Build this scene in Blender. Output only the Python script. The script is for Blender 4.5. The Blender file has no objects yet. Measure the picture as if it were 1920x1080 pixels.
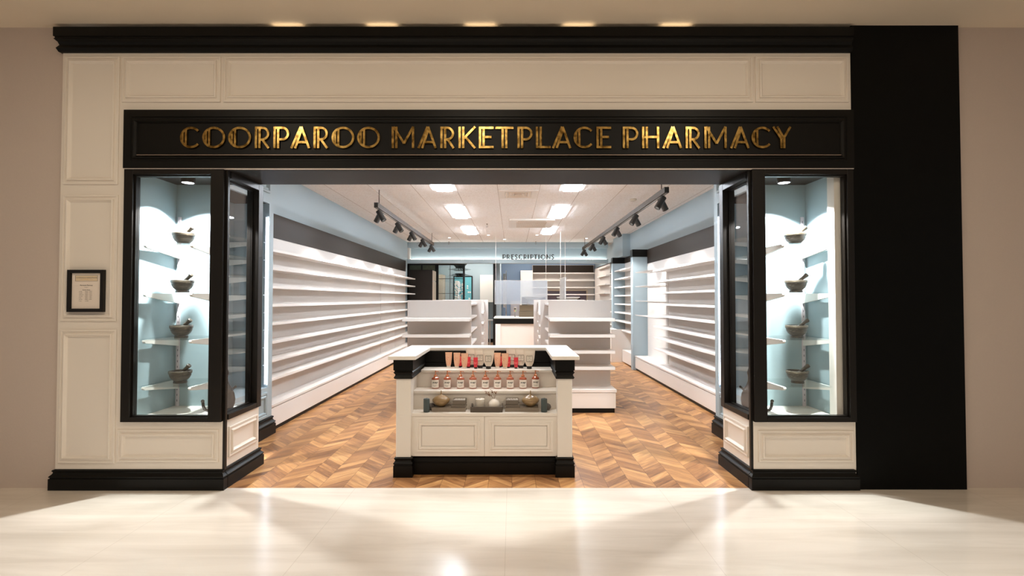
import bpy, bmesh, math, random
from mathutils import Vector, Matrix, Quaternion
R = math.radians
random.seed(7)
scene = bpy.context.scene
COL = scene.collection
WL = {}          # world location of every object built here

# ------------------------------------------------------------------ mesh builder
class MB:
    def __init__(s):
        s.v = []; s.f = []; s.sm = []
    def quad(s, a, b, c, d, sm=False):
        i = len(s.v); s.v += [a, b, c, d]; s.f.append((i, i+1, i+2, i+3)); s.sm.append(sm); return s
    def box(s, x0, x1, y0, y1, z0, z1):
        if x0 > x1: x0, x1 = x1, x0
        if y0 > y1: y0, y1 = y1, y0
        if z0 > z1: z0, z1 = z1, z0
        i = len(s.v)
        s.v += [(x0,y0,z0),(x1,y0,z0),(x1,y1,z0),(x0,y1,z0),(x0,y0,z1),(x1,y0,z1),(x1,y1,z1),(x0,y1,z1)]
        for f in ((0,3,2,1),(4,5,6,7),(0,1,5,4),(1,2,6,5),(2,3,7,6),(3,0,4,7)):
            s.f.append(tuple(i+k for k in f)); s.sm.append(False)
        return s
    def prism(s, poly, fn, a, b):
        """poly: 2-D outline, fn(u, v, w) -> xyz, extruded from w=a to w=b"""
        n = len(poly); i = len(s.v)
        for w in (a, b):
            s.v += [fn(u, v, w) for u, v in poly]
        s.f.append(tuple(range(i, i+n))[::-1]); s.f.append(tuple(range(i+n, i+2*n)))
        s.sm += [False, False]
        for k in range(n):
            k2 = (k+1) % n
            s.f.append((i+k, i+k2, i+n+k2, i+n+k)); s.sm.append(False)
        return s
    def lathe(s, prof, seg=32, c=(0,0,0), M=None, cap=True, sx=1.0, sy=1.0):
        i = len(s.v); n = len(prof)
        for r, z in prof:
            for k in range(seg):
                a = 2*math.pi*k/seg
                p = Vector((r*math.cos(a)*sx, r*math.sin(a)*sy, z))
                if M is not None: p = M @ p
                s.v.append((p.x+c[0], p.y+c[1], p.z+c[2]))
        for j in range(n-1):
            for k in range(seg):
                k2 = (k+1) % seg
                s.f.append((i+j*seg+k, i+j*seg+k2, i+(j+1)*seg+k2, i+(j+1)*seg+k)); s.sm.append(True)
        if cap:
            s.f.append(tuple(i+k for k in range(seg))[::-1]); s.sm.append(False)
            s.f.append(tuple(i+(n-1)*seg+k for k in range(seg))); s.sm.append(False)
        return s
    def cyl(s, p0, p1, r0, r1=None, seg=16):
        r1 = r0 if r1 is None else r1
        p0 = Vector(p0); p1 = Vector(p1); d = p1-p0
        q = Vector((0,0,1)).rotation_difference(d.normalized()).to_matrix()
        return s.lathe([(r0,0),(r1,d.length)], seg, tuple(p0), q)
    def tube(s, pts, r, seg=10):
        for a, b in zip(pts, pts[1:]): s.cyl(a, b, r, r, seg)
        return s
    def sweep(s, path, prof, closed=False):
        """path: plan points; prof: (outward, z); outward is to the right-hand side of the walking direction"""
        n = len(path); rings = []
        for k in range(n):
            p = Vector(path[k])
            if closed or 0 < k < n-1:
                d0 = (p-Vector(path[k-1])).normalized(); d1 = (Vector(path[(k+1) % n])-p).normalized()
            elif k == 0: d0 = d1 = (Vector(path[1])-p).normalized()
            else: d0 = d1 = (p-Vector(path[k-1])).normalized()
            n0 = Vector((d0.y,-d0.x)); n1 = Vector((d1.y,-d1.x)); m = n0+n1
            m = m*(2/m.length_squared) if m.length > 1e-6 else n0
            m = m/ (1 if True else 1)
            rings.append([(p.x+m.x*o/1.0, p.y+m.y*o/1.0, z) for o, z in prof])
        i = len(s.v); m = len(prof)
        for r in rings: s.v += r
        for k in range(n if closed else n-1):
            k2 = (k+1) % n
            for j in range(m-1):
                s.f.append((i+k*m+j, i+k2*m+j, i+k2*m+j+1, i+k*m+j+1)); s.sm.append(False)
        if not closed:
            s.f.append(tuple(i+j for j in range(m))[::-1]); s.f.append(tuple(i+(n-1)*m+j for j in range(m))); s.sm += [False, False]
        return s
    def ring(s, u0, u1, v0, v1, prof, fn, fill=True):
        """rectangular moulding: prof = (inset, height), fn(u, v, h) -> xyz"""
        i = len(s.v); n = len(prof)
        for d, h in prof:
            s.v += [fn(u0+d, v0+d, h), fn(u1-d, v0+d, h), fn(u1-d, v1-d, h), fn(u0+d, v1-d, h)]
        for j in range(n-1):
            for k in range(4):
                k2 = (k+1) % 4
                s.f.append((i+j*4+k, i+j*4+k2, i+(j+1)*4+k2, i+(j+1)*4+k)); s.sm.append(False)
        if fill:
            j = n-1; s.f.append((i+j*4, i+j*4+1, i+j*4+2, i+j*4+3)); s.sm.append(False)
        return s
    def build(s, name, mat, parent=None, bevel=0, kind=None):
        me = bpy.data.meshes.new(name)
        o0 = WL[parent.name] if parent is not None else Vector((0,0,0))
        me.from_pydata([Vector(p)-o0 for p in s.v], [], s.f)
        me.polygons.foreach_set('use_smooth', s.sm)
        me.validate()
        bm = bmesh.new(); bm.from_mesh(me); bmesh.ops.recalc_face_normals(bm, faces=bm.faces); bm.to_mesh(me); bm.free()
        if any(s.sm): me.set_sharp_from_angle(angle=R(40))
        me.materials.append(mat)
        o = bpy.data.objects.new(name, me); COL.objects.link(o); o.parent = parent
        WL[o.name] = o0.copy()
        if bevel:
            b = o.modifiers.new('edge', 'BEVEL'); b.width = bevel; b.segments = 2; b.limit_method = 'ANGLE'
        if kind: o['kind'] = kind
        return o

def tag(o, label, cat, group=None, kind=None):
    o['label'] = label; o['category'] = cat
    if group: o['group'] = group
    if kind: o['kind'] = kind
    return o
def thing(name, loc, label, cat, group=None):
    o = bpy.data.objects.new(name, None); COL.objects.link(o); o.location = loc
    o.empty_display_size = .05
    WL[o.name] = Vector(loc); return tag(o, label, cat, group)
def copy_tree(o, parent=None):
    c = o.copy(); COL.objects.link(c)
    if parent is not None: c.parent = parent
    for ch in list(o.children): copy_tree(ch, c)
    return c

# ------------------------------------------------------------------ materials
def lin(c): return tuple(((x/255)/12.92 if x/255 <= .04045 else ((x/255+.055)/1.055)**2.4) for x in c)
def mat(name, rgb, rough=.5, metal=0, noise=0, nscale=40, bump=0, bscale=200, spec=.5, coat=0, emit=None, estr=0, raw=False):
    m = bpy.data.materials.new(name); m.use_nodes = True; nt = m.node_tree; b = nt.nodes['Principled BSDF']
    c = tuple(rgb) if raw else lin(rgb)
    b.inputs['Base Color'].default_value = (*c, 1); b.inputs['Roughness'].default_value = rough
    b.inputs['Metallic'].default_value = metal; b.inputs['Specular IOR Level'].default_value = spec
    b.inputs['Coat Weight'].default_value = coat
    if emit:
        b.inputs['Emission Color'].default_value = (*lin(emit), 1); b.inputs['Emission Strength'].default_value = estr
    if noise or bump:
        tc = nt.nodes.new('ShaderNodeTexCoord')
    if noise:
        n = nt.nodes.new('ShaderNodeTexNoise'); n.inputs['Scale'].default_value = nscale; n.inputs['Detail'].default_value = 4
        nt.links.new(tc.outputs['Object'], n.inputs['Vector'])
        r = nt.nodes.new('ShaderNodeMix'); r.data_type = 'RGBA'
        r.inputs['A'].default_value = (*[x*(1-noise) for x in c], 1); r.inputs['B'].default_value = (*[min(1, x*(1+noise)) for x in c], 1)
        nt.links.new(n.outputs['Fac'], r.inputs['Factor']); nt.links.new(r.outputs['Result'], b.inputs['Base Color'])
    if bump:
        n2 = nt.nodes.new('ShaderNodeTexNoise'); n2.inputs['Scale'].default_value = bscale
        nt.links.new(tc.outputs['Object'], n2.inputs['Vector'])
        bp = nt.nodes.new('ShaderNodeBump'); bp.inputs['Strength'].default_value = bump; bp.inputs['Distance'].default_value = .002
        nt.links.new(n2.outputs['Fac'], bp.inputs['Height']); nt.links.new(bp.outputs['Normal'], b.inputs['Normal'])
    return m
def emis(name, rgb, s):
    m = bpy.data.materials.new(name); m.use_nodes = True; nt = m.node_tree; nt.nodes.clear()
    e = nt.nodes.new('ShaderNodeEmission'); o = nt.nodes.new('ShaderNodeOutputMaterial')
    e.inputs['Color'].default_value = (*lin(rgb), 1); e.inputs['Strength'].default_value = s
    nt.links.new(e.outputs[0], o.inputs[0]); return m
def glass(name, tint, refl=1.0, rough=0.0, body=0.0, bodycol=(200,210,210), base=0.0):
    m = bpy.data.materials.new(name); m.use_nodes = True; nt = m.node_tree; nt.nodes.clear()
    t = nt.nodes.new('ShaderNodeBsdfTransparent'); t.inputs[0].default_value = (*tint, 1)
    g = nt.nodes.new('ShaderNodeBsdfGlossy'); g.inputs['Roughness'].default_value = rough
    f = nt.nodes.new('ShaderNodeFresnel'); f.inputs['IOR'].default_value = 1.5
    ge = nt.nodes.new('ShaderNodeNewGeometry'); io = nt.nodes.new('ShaderNodeMath'); io.operation = 'MULTIPLY_ADD'; io.inputs[1].default_value = -.8333; io.inputs[2].default_value = 1.5
    nt.links.new(ge.outputs['Backfacing'], io.inputs[0]); nt.links.new(io.outputs[0], f.inputs['IOR'])
    mu = nt.nodes.new('ShaderNodeMath'); mu.operation = 'MULTIPLY_ADD'; mu.inputs[1].default_value = refl; mu.inputs[2].default_value = base
    mx = nt.nodes.new('ShaderNodeMixShader'); o = nt.nodes.new('ShaderNodeOutputMaterial')
    nt.links.new(f.outputs[0], mu.inputs[0]); nt.links.new(mu.outputs[0], mx.inputs[0])
    src = t
    if body:
        d = nt.nodes.new('ShaderNodeBsdfDiffuse'); d.inputs[0].default_value = (*lin(bodycol), 1)
        m2 = nt.nodes.new('ShaderNodeMixShader'); m2.inputs[0].default_value = body
        nt.links.new(t.outputs[0], m2.inputs[1]); nt.links.new(d.outputs[0], m2.inputs[2]); src = m2
    nt.links.new(src.outputs[0], mx.inputs[1]); nt.links.new(g.outputs[0], mx.inputs[2]); nt.links.new(mx.outputs[0], o.inputs[0])
    return m

WHITE   = mat('white satin paint', (232,226,218), .42)
WHITE_F = mat('white facade paint', (230,222,212), .45)
SHELF   = mat('white laminate', (226,221,216), .38)
BACKP   = mat('white shelf back panel', (214,207,201), .5, noise=.02, nscale=60)
BLACK   = mat('black satin timber', (11,9,6), .42, spec=.2, noise=.06, nscale=30)
BLACKF  = mat('black window frame', (20,16,12), .36, spec=.3)
BLACKW  = mat('black wall cladding', (5,5,4), .5, noise=.4, nscale=4, spec=.12)
FASC    = mat('dark bronze fascia', (42,32,24), .5, spec=.2)
SOFFIT  = mat('dark brown soffit', (17,13,9), .6, spec=.2)
BLUE    = mat('powder blue paint', (158,174,181), .5)
BLUE_D  = mat('powder blue display lining', (160,179,185), .55)
BLUE_S  = mat('steel blue paint', (136,160,188), .55)
PLASTER = mat('mall plaster', (198,184,174), .8, noise=.03, nscale=90, bump=.35, bscale=160)
MCEIL   = mat('mall ceiling paint', (232,218,198), .7)
GREYMET = mat('grey brushed metal', (150,145,138), .35, metal=.8)
CHROME  = mat('chrome', (220,220,220), .12, metal=1)
TRACK   = mat('bronze track metal', (60,49,39), .6, spec=.2)
LAMPBLK = mat('black lamp housing', (30,26,22), .4)
UPRIGHT = mat('lilac white upright', (222,212,218), .4)
GLASSP  = glass('window glass', (.985,.992,.99), refl=.9)
GLASSD  = glass('door glass', (.8,.83,.83), refl=1.3)
GLASSS  = glass('shelf glass', (.975,.99,.985), refl=.7)
SCREEN  = glass('acrylic screen', (.80,.82,.84), refl=1.2, rough=.12, body=.28, bodycol=(215,218,222))
WIRE    = mat('white steel wire', (225,215,205), .4)
PANEL_L = emis('light panel diffuser', (236,245,255), 68)
SPOT_L  = emis('spot lens', (255,250,240), 14)
DOWN_L  = emis('downlight lens', (240,244,255), 14)
LED_L   = emis('led strip', (232,238,255), 18)
COVE_L  = emis('cove led', (255,252,242), 18)
UP_L    = emis('warm uplight lens', (255,224,180), 4)
HEADER_L= emis('header downlight lens', (255,236,208), 10)
MALL_L  = emis('mall downlight lens', (255,240,216), 36)

def gold():
    m = mat('brushed gold leaf', (214,158,62), .24, metal=1)
    nt = m.node_tree; b = nt.nodes['Principled BSDF']
    tc = nt.nodes.new('ShaderNodeTexCoord'); n = nt.nodes.new('ShaderNodeTexNoise'); n.inputs['Scale'].default_value = 28; n.inputs['Detail'].default_value = 6
    cr = nt.nodes.new('ShaderNodeValToRGB'); cr.color_ramp.elements[0].color = (*lin((104,79,36)),1); cr.color_ramp.elements[1].color = (*lin((198,164,96)),1)
    cr.color_ramp.elements[0].position = .35; cr.color_ramp.elements[1].position = .65
    bp = nt.nodes.new('ShaderNodeBump'); bp.inputs['Strength'].default_value = .12; bp.inputs['Distance'].default_value = .004
    nt.links.new(tc.outputs['Object'], n.inputs['Vector']); nt.links.new(n.outputs['Fac'], cr.inputs['Fac']); nt.links.new(cr.outputs['Color'], b.inputs['Base Color'])
    nt.links.new(n.outputs['Fac'], bp.inputs['Height']); nt.links.new(bp.outputs['Normal'], b.inputs['Normal'])
    return m
GOLD = gold()

def nodes(m):
    nt = m.node_tree; L = nt.links.new
    def N(t, **kw):
        n = nt.nodes.new(t)
        for k, v in kw.items(): setattr(n, k, v)
        return n
    def M(op, a, b=None, c=None):
        n = nt.nodes.new('ShaderNodeMath'); n.operation = op
        for i, x in enumerate((a, b, c)):
            if x is None: continue
            if isinstance(x, (int, float)): n.inputs[i].default_value = x
            else: L(x, n.inputs[i])
        return n.outputs[0]
    return nt, L, N, M

def wood_floor():
    m = mat('chevron oak parquet', (190,130,75), .28); nt, L, N, M = nodes(m); b = nt.nodes['Principled BSDF']
    tc = N('ShaderNodeTexCoord'); sp = N('ShaderNodeSeparateXYZ'); L(tc.outputs['Object'], sp.inputs[0])
    x, y = sp.outputs[0], sp.outputs[1]
    c, p, sl = .192, .105, .95
    u = M('DIVIDE', x, c); col = M('FLOOR', u); fx = M('FRACT', u)
    d = M('FLOORED_MODULO', col, 2)
    t = M('ADD', M('MULTIPLY', d, fx), M('MULTIPLY', M('SUBTRACT', 1, d), M('SUBTRACT', 1, fx)))
    v = M('DIVIDE', M('ADD', y, M('MULTIPLY', t, c*sl)), p); idx = M('FLOOR', v); fv = M('FRACT', v)
    cx = N('ShaderNodeCombineXYZ'); L(col, cx.inputs[0]); L(idx, cx.inputs[1])
    wn = N('ShaderNodeTexWhiteNoise', noise_dimensions='3D'); L(cx.outputs[0], wn.inputs['Vector'])
    # grain coordinates along / across the plank
    sgn = M('SUBTRACT', M('MULTIPLY', d, 2), 1)
    al = M('SUBTRACT', M('MULTIPLY', x, .72), M('MULTIPLY', M('MULTIPLY', y, .69), sgn))
    ac = M('ADD', M('MULTIPLY', y, .72), M('MULTIPLY', M('MULTIPLY', x, .69), sgn))
    g = N('ShaderNodeCombineXYZ'); L(M('MULTIPLY', al, 3.2), g.inputs[0]); L(M('MULTIPLY', ac, 26), g.inputs[1]); L(M('MULTIPLY', wn.outputs['Value'], 37), g.inputs[2])
    n1 = N('ShaderNodeTexNoise'); n1.inputs['Scale'].default_value = 1.0; n1.inputs['Detail'].default_value = 7; n1.inputs['Roughness'].default_value = .62; n1.inputs['Distortion'].default_value = .9
    L(g.outputs[0], n1.inputs['Vector'])
    g2 = N('ShaderNodeCombineXYZ'); L(M('MULTIPLY', al, 2.0), g2.inputs[0]); L(M('MULTIPLY', ac, 9), g2.inputs[1]); L(M('MULTIPLY', wn.outputs['Value'], 91), g2.inputs[2])
    n2 = N('ShaderNodeTexNoise'); n2.inputs['Scale'].default_value = 1.0; n2.inputs['Detail'].default_value = 3; L(g2.outputs[0], n2.inputs['Vector'])
    f = M('ADD', M('MULTIPLY', wn.outputs['Value'], .30), M('ADD', M('MULTIPLY', n1.outputs['Fac'], .72), M('MULTIPLY', n2.outputs['Fac'], .30)))
    cr = N('ShaderNodeValToRGB'); e = cr.color_ramp.elements
    e[0].position = .37; e[0].color = (*lin((92,60,38)),1); e[1].position = 1.0; e[1].color = (*lin((220,176,120)),1)
    k = e.new(.57); k.color = (*lin((146,101,64)),1); k = e.new(.77); k.color = (*lin((186,137,88)),1)
    L(f, cr.inputs['Fac'])
    edge = M('MINIMUM', M('MULTIPLY', M('MINIMUM', fv, M('SUBTRACT', 1, fv)), p), M('MULTIPLY', M('MINIMUM', fx, M('SUBTRACT', 1, fx)), c))
    seam = M('LESS_THAN', edge, .0013)
    mx = N('ShaderNodeMix', data_type='RGBA'); L(seam, mx.inputs['Factor']); L(cr.outputs['Color'], mx.inputs['A']); mx.inputs['B'].default_value = (*lin((84,50,28)),1)
    L(mx.outputs['Result'], b.inputs['Base Color'])
    L(M('ADD', .26, M('MULTIPLY', n1.outputs['Fac'], .16)), b.inputs['Roughness'])
    bp = N('ShaderNodeBump'); bp.inputs['Strength'].default_value = .25; bp.inputs['Distance'].default_value = .002
    L(M('SUBTRACT', n1.outputs['Fac'], seam), bp.inputs['Height']); L(bp.outputs['Normal'], b.inputs['Normal'])
    return m
def mall_floor():
    m = mat('polished cream stone', (232,222,208), .12); nt, L, N, M = nodes(m); b = nt.nodes['Principled BSDF']
    tc = N('ShaderNodeTexCoord'); mp = N('ShaderNodeMapping'); mp.inputs['Rotation'].default_value = (0,0,R(52)); mp.inputs['Scale'].default_value = (.5,4.5,1)
    L(tc.outputs['Object'], mp.inputs['Vector'])
    n1 = N('ShaderNodeTexNoise'); n1.inputs['Scale'].default_value = 1.4; n1.inputs['Detail'].default_value = 8; n1.inputs['Roughness'].default_value = .6; n1.inputs['Distortion'].default_value = .8
    L(mp.outputs[0], n1.inputs['Vector'])
    cr = N('ShaderNodeValToRGB'); e = cr.color_ramp.elements; e[0].position = .3; e[0].color = (*lin((208,198,185)),1); e[1].position = .62; e[1].color = (*lin((224,215,203)),1)
    L(n1.outputs['Fac'], cr.inputs['Fac'])
    sp = N('ShaderNodeSeparateXYZ'); L(tc.outputs['Object'], sp.inputs[0])
    fx = M('FRACT', M('DIVIDE', M('ADD', sp.outputs[0], .04), 1.2)); fy = M('FRACT', M('DIVIDE', M('ADD', sp.outputs[1], .2), 1.2))
    ed = M('MINIMUM', M('MINIMUM', fx, M('SUBTRACT', 1, fx)), M('MINIMUM', fy, M('SUBTRACT', 1, fy)))
    seam = M('LESS_THAN', ed, .0016)
    mx = N('ShaderNodeMix', data_type='RGBA'); L(M('MULTIPLY', seam, .35), mx.inputs['Factor']); L(cr.outputs['Color'], mx.inputs['A']); mx.inputs['B'].default_value = (*lin((170,158,142)),1)
    L(mx.outputs['Result'], b.inputs['Base Color'])
    L(M('ADD', .13, M('MULTIPLY', n1.outputs['Fac'], .12)), b.inputs['Roughness'])
    b.inputs['Specular IOR Level'].default_value = .6
    return m
def ceil_tiles():
    m = mat('mineral ceiling tiles', (240,230,220), .85); nt, L, N, M = nodes(m); b = nt.nodes['Principled BSDF']
    tc = N('ShaderNodeTexCoord'); sp = N('ShaderNodeSeparateXYZ'); L(tc.outputs['Object'], sp.inputs[0])
    fx = M('FRACT', M('DIVIDE', M('ADD', sp.outputs[0], .205), .6)); fy = M('FRACT', M('DIVIDE', M('SUBTRACT', sp.outputs[1], 7.25), 1.2))
    ex = M('LESS_THAN', M('MINIMUM', fx, M('SUBTRACT', 1, fx)), .0085); ey = M('LESS_THAN', M('MINIMUM', fy, M('SUBTRACT', 1, fy)), .004)
    seam = M('MAXIMUM', ex, M('MULTIPLY', ey, .35))
    n = N('ShaderNodeTexNoise'); n.inputs['Scale'].default_value = 55; n.inputs['Detail'].default_value = 3; L(tc.outputs['Object'], n.inputs['Vector'])
    cr = N('ShaderNodeValToRGB'); e = cr.color_ramp.elements; e[0].position = .33; e[0].color = (*lin((232,226,220)),1); e[1].position = .5; e[1].color = (*lin((250,248,246)),1)
    L(n.outputs['Fac'], cr.inputs['Fac'])
    mx = N('ShaderNodeMix', data_type='RGBA'); L(M('MULTIPLY', seam, .6), mx.inputs['Factor']); L(cr.outputs['Color'], mx.inputs['A']); mx.inputs['B'].default_value = (*lin((150,124,106)),1)
    L(mx.outputs['Result'], b.inputs['Base Color']); return m
def stone():
    m = mat('dark veined stone', (70,64,54), .42); nt, L, N, M = nodes(m); b = nt.nodes['Principled BSDF']
    tc = N('ShaderNodeTexCoord'); mp = N('ShaderNodeMapping'); mp.inputs['Scale'].default_value = (1,1,5); L(tc.outputs['Object'], mp.inputs['Vector'])
    n = N('ShaderNodeTexNoise'); n.inputs['Scale'].default_value = 14; n.inputs['Detail'].default_value = 8; n.inputs['Roughness'].default_value = .7; n.inputs['Distortion'].default_value = 1.2; L(mp.outputs[0], n.inputs['Vector'])
    cr = N('ShaderNodeValToRGB'); e = cr.color_ramp.elements; e[0].position = .35; e[0].color = (*lin((44,38,30)),1); e[1].position = .72; e[1].color = (*lin((176,164,142)),1)
    k = e.new(.58); k.color = (*lin((74,65,51)),1); L(n.outputs['Fac'], cr.inputs['Fac']); L(cr.outputs['Color'], b.inputs['Base Color']); return m
WOOD, STONEF, TILES, STONE = wood_floor(), mall_floor(), ceil_tiles(), stone()

# ------------------------------------------------------------------ setting
def S(name, mb, m, bevel=0): return mb.build(name, m, None, bevel, 'structure')
S('floor', MB().box(-9, 9, -6, 4.006, -.06, 0), STONEF)
S('floor_shop', MB().box(-3.4, 3.4, 4.006, 18.2, -.06, 0), WOOD)
S('ceiling', MB().box(-9, 9, -6, 4.006, 3.69, 3.75), MCEIL)
S('ceiling_shop', MB().box(-3.4, 3.4, 4.50, 18.2, 3.08, 3.14), TILES)
S('wall_mall_left', MB().box(-9, -3.6, 4.006, 4.12, 0, 3.69), PLASTER)
S('wall_mall_right', MB().box(3.57, 9, 4.006, 4.12, 0, 3.69), PLASTER)
S('wall_front_pillar', MB().box(2.716, 3.576, 3.972, 4.12, 0, 3.689), BLACKW)
# shopfront cladding: one wall around the opening
fw = MB()
fw.box(-3.60, -3.078, 3.98, 4.10, 0, 3.50)
fw.box(-3.078, 2.712, 3.98, 4.10, 2.53, 3.50)
fw.box(-3.078, -2.285, 3.98, 4.02, 0, .535)
fw.box(1.905, 2.712, 3.98, 4.02, 0, .535)
S('wall_front', fw, WHITE_F)
S('wall_front_return_left', MB().box(-2.33, -2.285, 4.02, 4.545, 0, .53), WHITE_F)
S('wall_front_return_right', MB().box(1.905, 1.95, 4.02, 4.545, 0, .53), WHITE_F)
S('ceiling_head', MB().box(-2.45, 2.06, 4.10, 4.504, 2.53, 3.10).box(-2.285,1.905,3.985,4.10,2.525,2.53), SOFFIT)
S('ceiling_head_upper', MB().box(-3.4, 3.4, 4.10, 4.50, 3.101, 3.66), SOFFIT)
PF = [(0,0),(0,.010),(.004,.013),(.014,.013),(.018,.006),(.030,.006),(.034,.020),(.042,.022),(.050,.012),(.056,.002),(.060,0.0005)]
fy = lambda yy: (lambda u, v, h: (u, yy-h, v))
k = 0
for (x0, x1, z0, z1) in ((-3.575,-3.139,2.41,3.437),(-3.118,-2.331,3.07,3.437),(-2.305,1.925,3.07,3.437),(1.946,2.689,3.07,3.437),
                         (-3.575,-3.134,1.322,2.325),(-3.575,-3.128,.206,1.255),(-3.107,-2.312,.214,.469),(1.941,2.691,.214,.460)):
    k += 1; S('trim_%d' % k, MB().ring(x0, x1, z0, z1, PF, fy(3.98), False), WHITE_F)
S('trim_9', MB().ring(4.06, 4.51, .225, .47, PF, lambda u, v, h: (-2.285+h, u, v), False), WHITE_F)
S('trim_10', MB().ring(4.06, 4.51, .225, .47, PF, lambda u, v, h: (1.905-h, u, v), False), WHITE_F)
S('trim_11', MB().box(-3.085, 2.712, 3.955, 3.98, 2.5285, 2.5345), WHITE_F)
def base_prof(h=.158, d=.03):
    s = h/.158
    return [(0,0),(d,0),(d,.088*s),(d*.75,.090*s),(d*.75,.097*s),(d*.95,.100*s),(d*.95,.106*s),(d*.5,.120*s),(d*.3,.130*s),(d*.35,.138*s),(d*.55,.145*s),(d*.45,.152*s),(0,h)]
S('baseboard_left', MB().sweep([(-3.60,4.05),(-3.60,3.98),(-2.285,3.98),(-2.285,4.003)][:3]+[(-2.285,4.004)], base_prof()), BLACK)
S('baseboard_left_return', MB().sweep([(-2.285,4.011),(-2.285,4.56),(-2.40,4.56)], base_prof()), BLACK)
S('baseboard_right', MB().sweep([(1.905,4.004),(1.905,3.98),(2.692,3.98),(2.692,3.985)], base_prof()), BLACK)
S('baseboard_right_return', MB().sweep([(2.02,4.56),(1.905,4.56),(1.905,4.011)], base_prof()), BLACK)
S('trim_12', MB().box(-2.2848, -2.266, 3.984, 4.010, .15, 2.53), BLACKF)
S('trim_13', MB().box(1.886, 1.9048, 3.984, 4.010, .15, 2.53), BLACKF)
cp = [(0,0),(.018,.004),(.030,.030),(.022,.045),(.014,.060),(.022,.082),(.040,.100),(.034,.108),(.034,.118),(.042,.120),(.042,.192),(0,.192)]
S('trim_14', MB().sweep([(-3.605,4.10),(-3.605,3.98),(2.716,3.98)], [(a, b+3.468) for a, b in cp]), BLACK)
# shop walls
S('wall_left', MB().box(-3.05, -2.92, 5.63, 13.95, 0, 3.08), BLUE)
S('wall_left_rear', MB().box(-3.3, -3.13, 13.95, 18.2, 0, 3.08), BLUE)
S('wall_left_front', MB().box(-3.4, -3.2, 4.12, 5.63, 0, 3.08), BLUE)
S('wall_right', MB().box(2.875, 3.05, 5.63, 18.2, 0, 3.08), BLUE)
S('wall_right_front', MB().box(2.70, 3.05, 4.12, 5.63, 0, 3.08), BLUE)
S('wall_right_pier', MB().box(2.69, 2.875, 12.17, 13.3, 2.54, 3.08), BLUE)
S('wall_rear', MB().box(-3.3, 3.05, 17.4, 17.6, 0, 3.08), BLUE_S)
S('wall_rear_room', MB().box(-3.12, -.55, 17.3, 17.395, 0, 3.08), BLUE)
S('wall_rear_partition', MB().box(-.50, -.36, 15.05, 17.3, 0, 3.08), BLUE)
# bulkhead over the prescriptions counter
S('wall_bulkhead', MB().box(-2.92, 2.69, 14.0, 14.22, 2.92, 3.08).box(-2.92, 2.69, 14.16, 14.22, 2.6, 2.92).box(-3.05, 2.69, 13.98, 14.22, 2.49, 2.6), BLUE)
S('trim_15', MB().box(-2.92, -2.86, 13.995, 14.16, 2.6, 2.92), WHITE)
tag(MB().box(-2.84, 2.66, 14.09, 14.11, 2.601, 2.612).build('cove_light', COVE_L), 'thin glowing strip lying on the ledge under the bulkhead behind the PRESCRIPTIONS letters', 'light')

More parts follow.
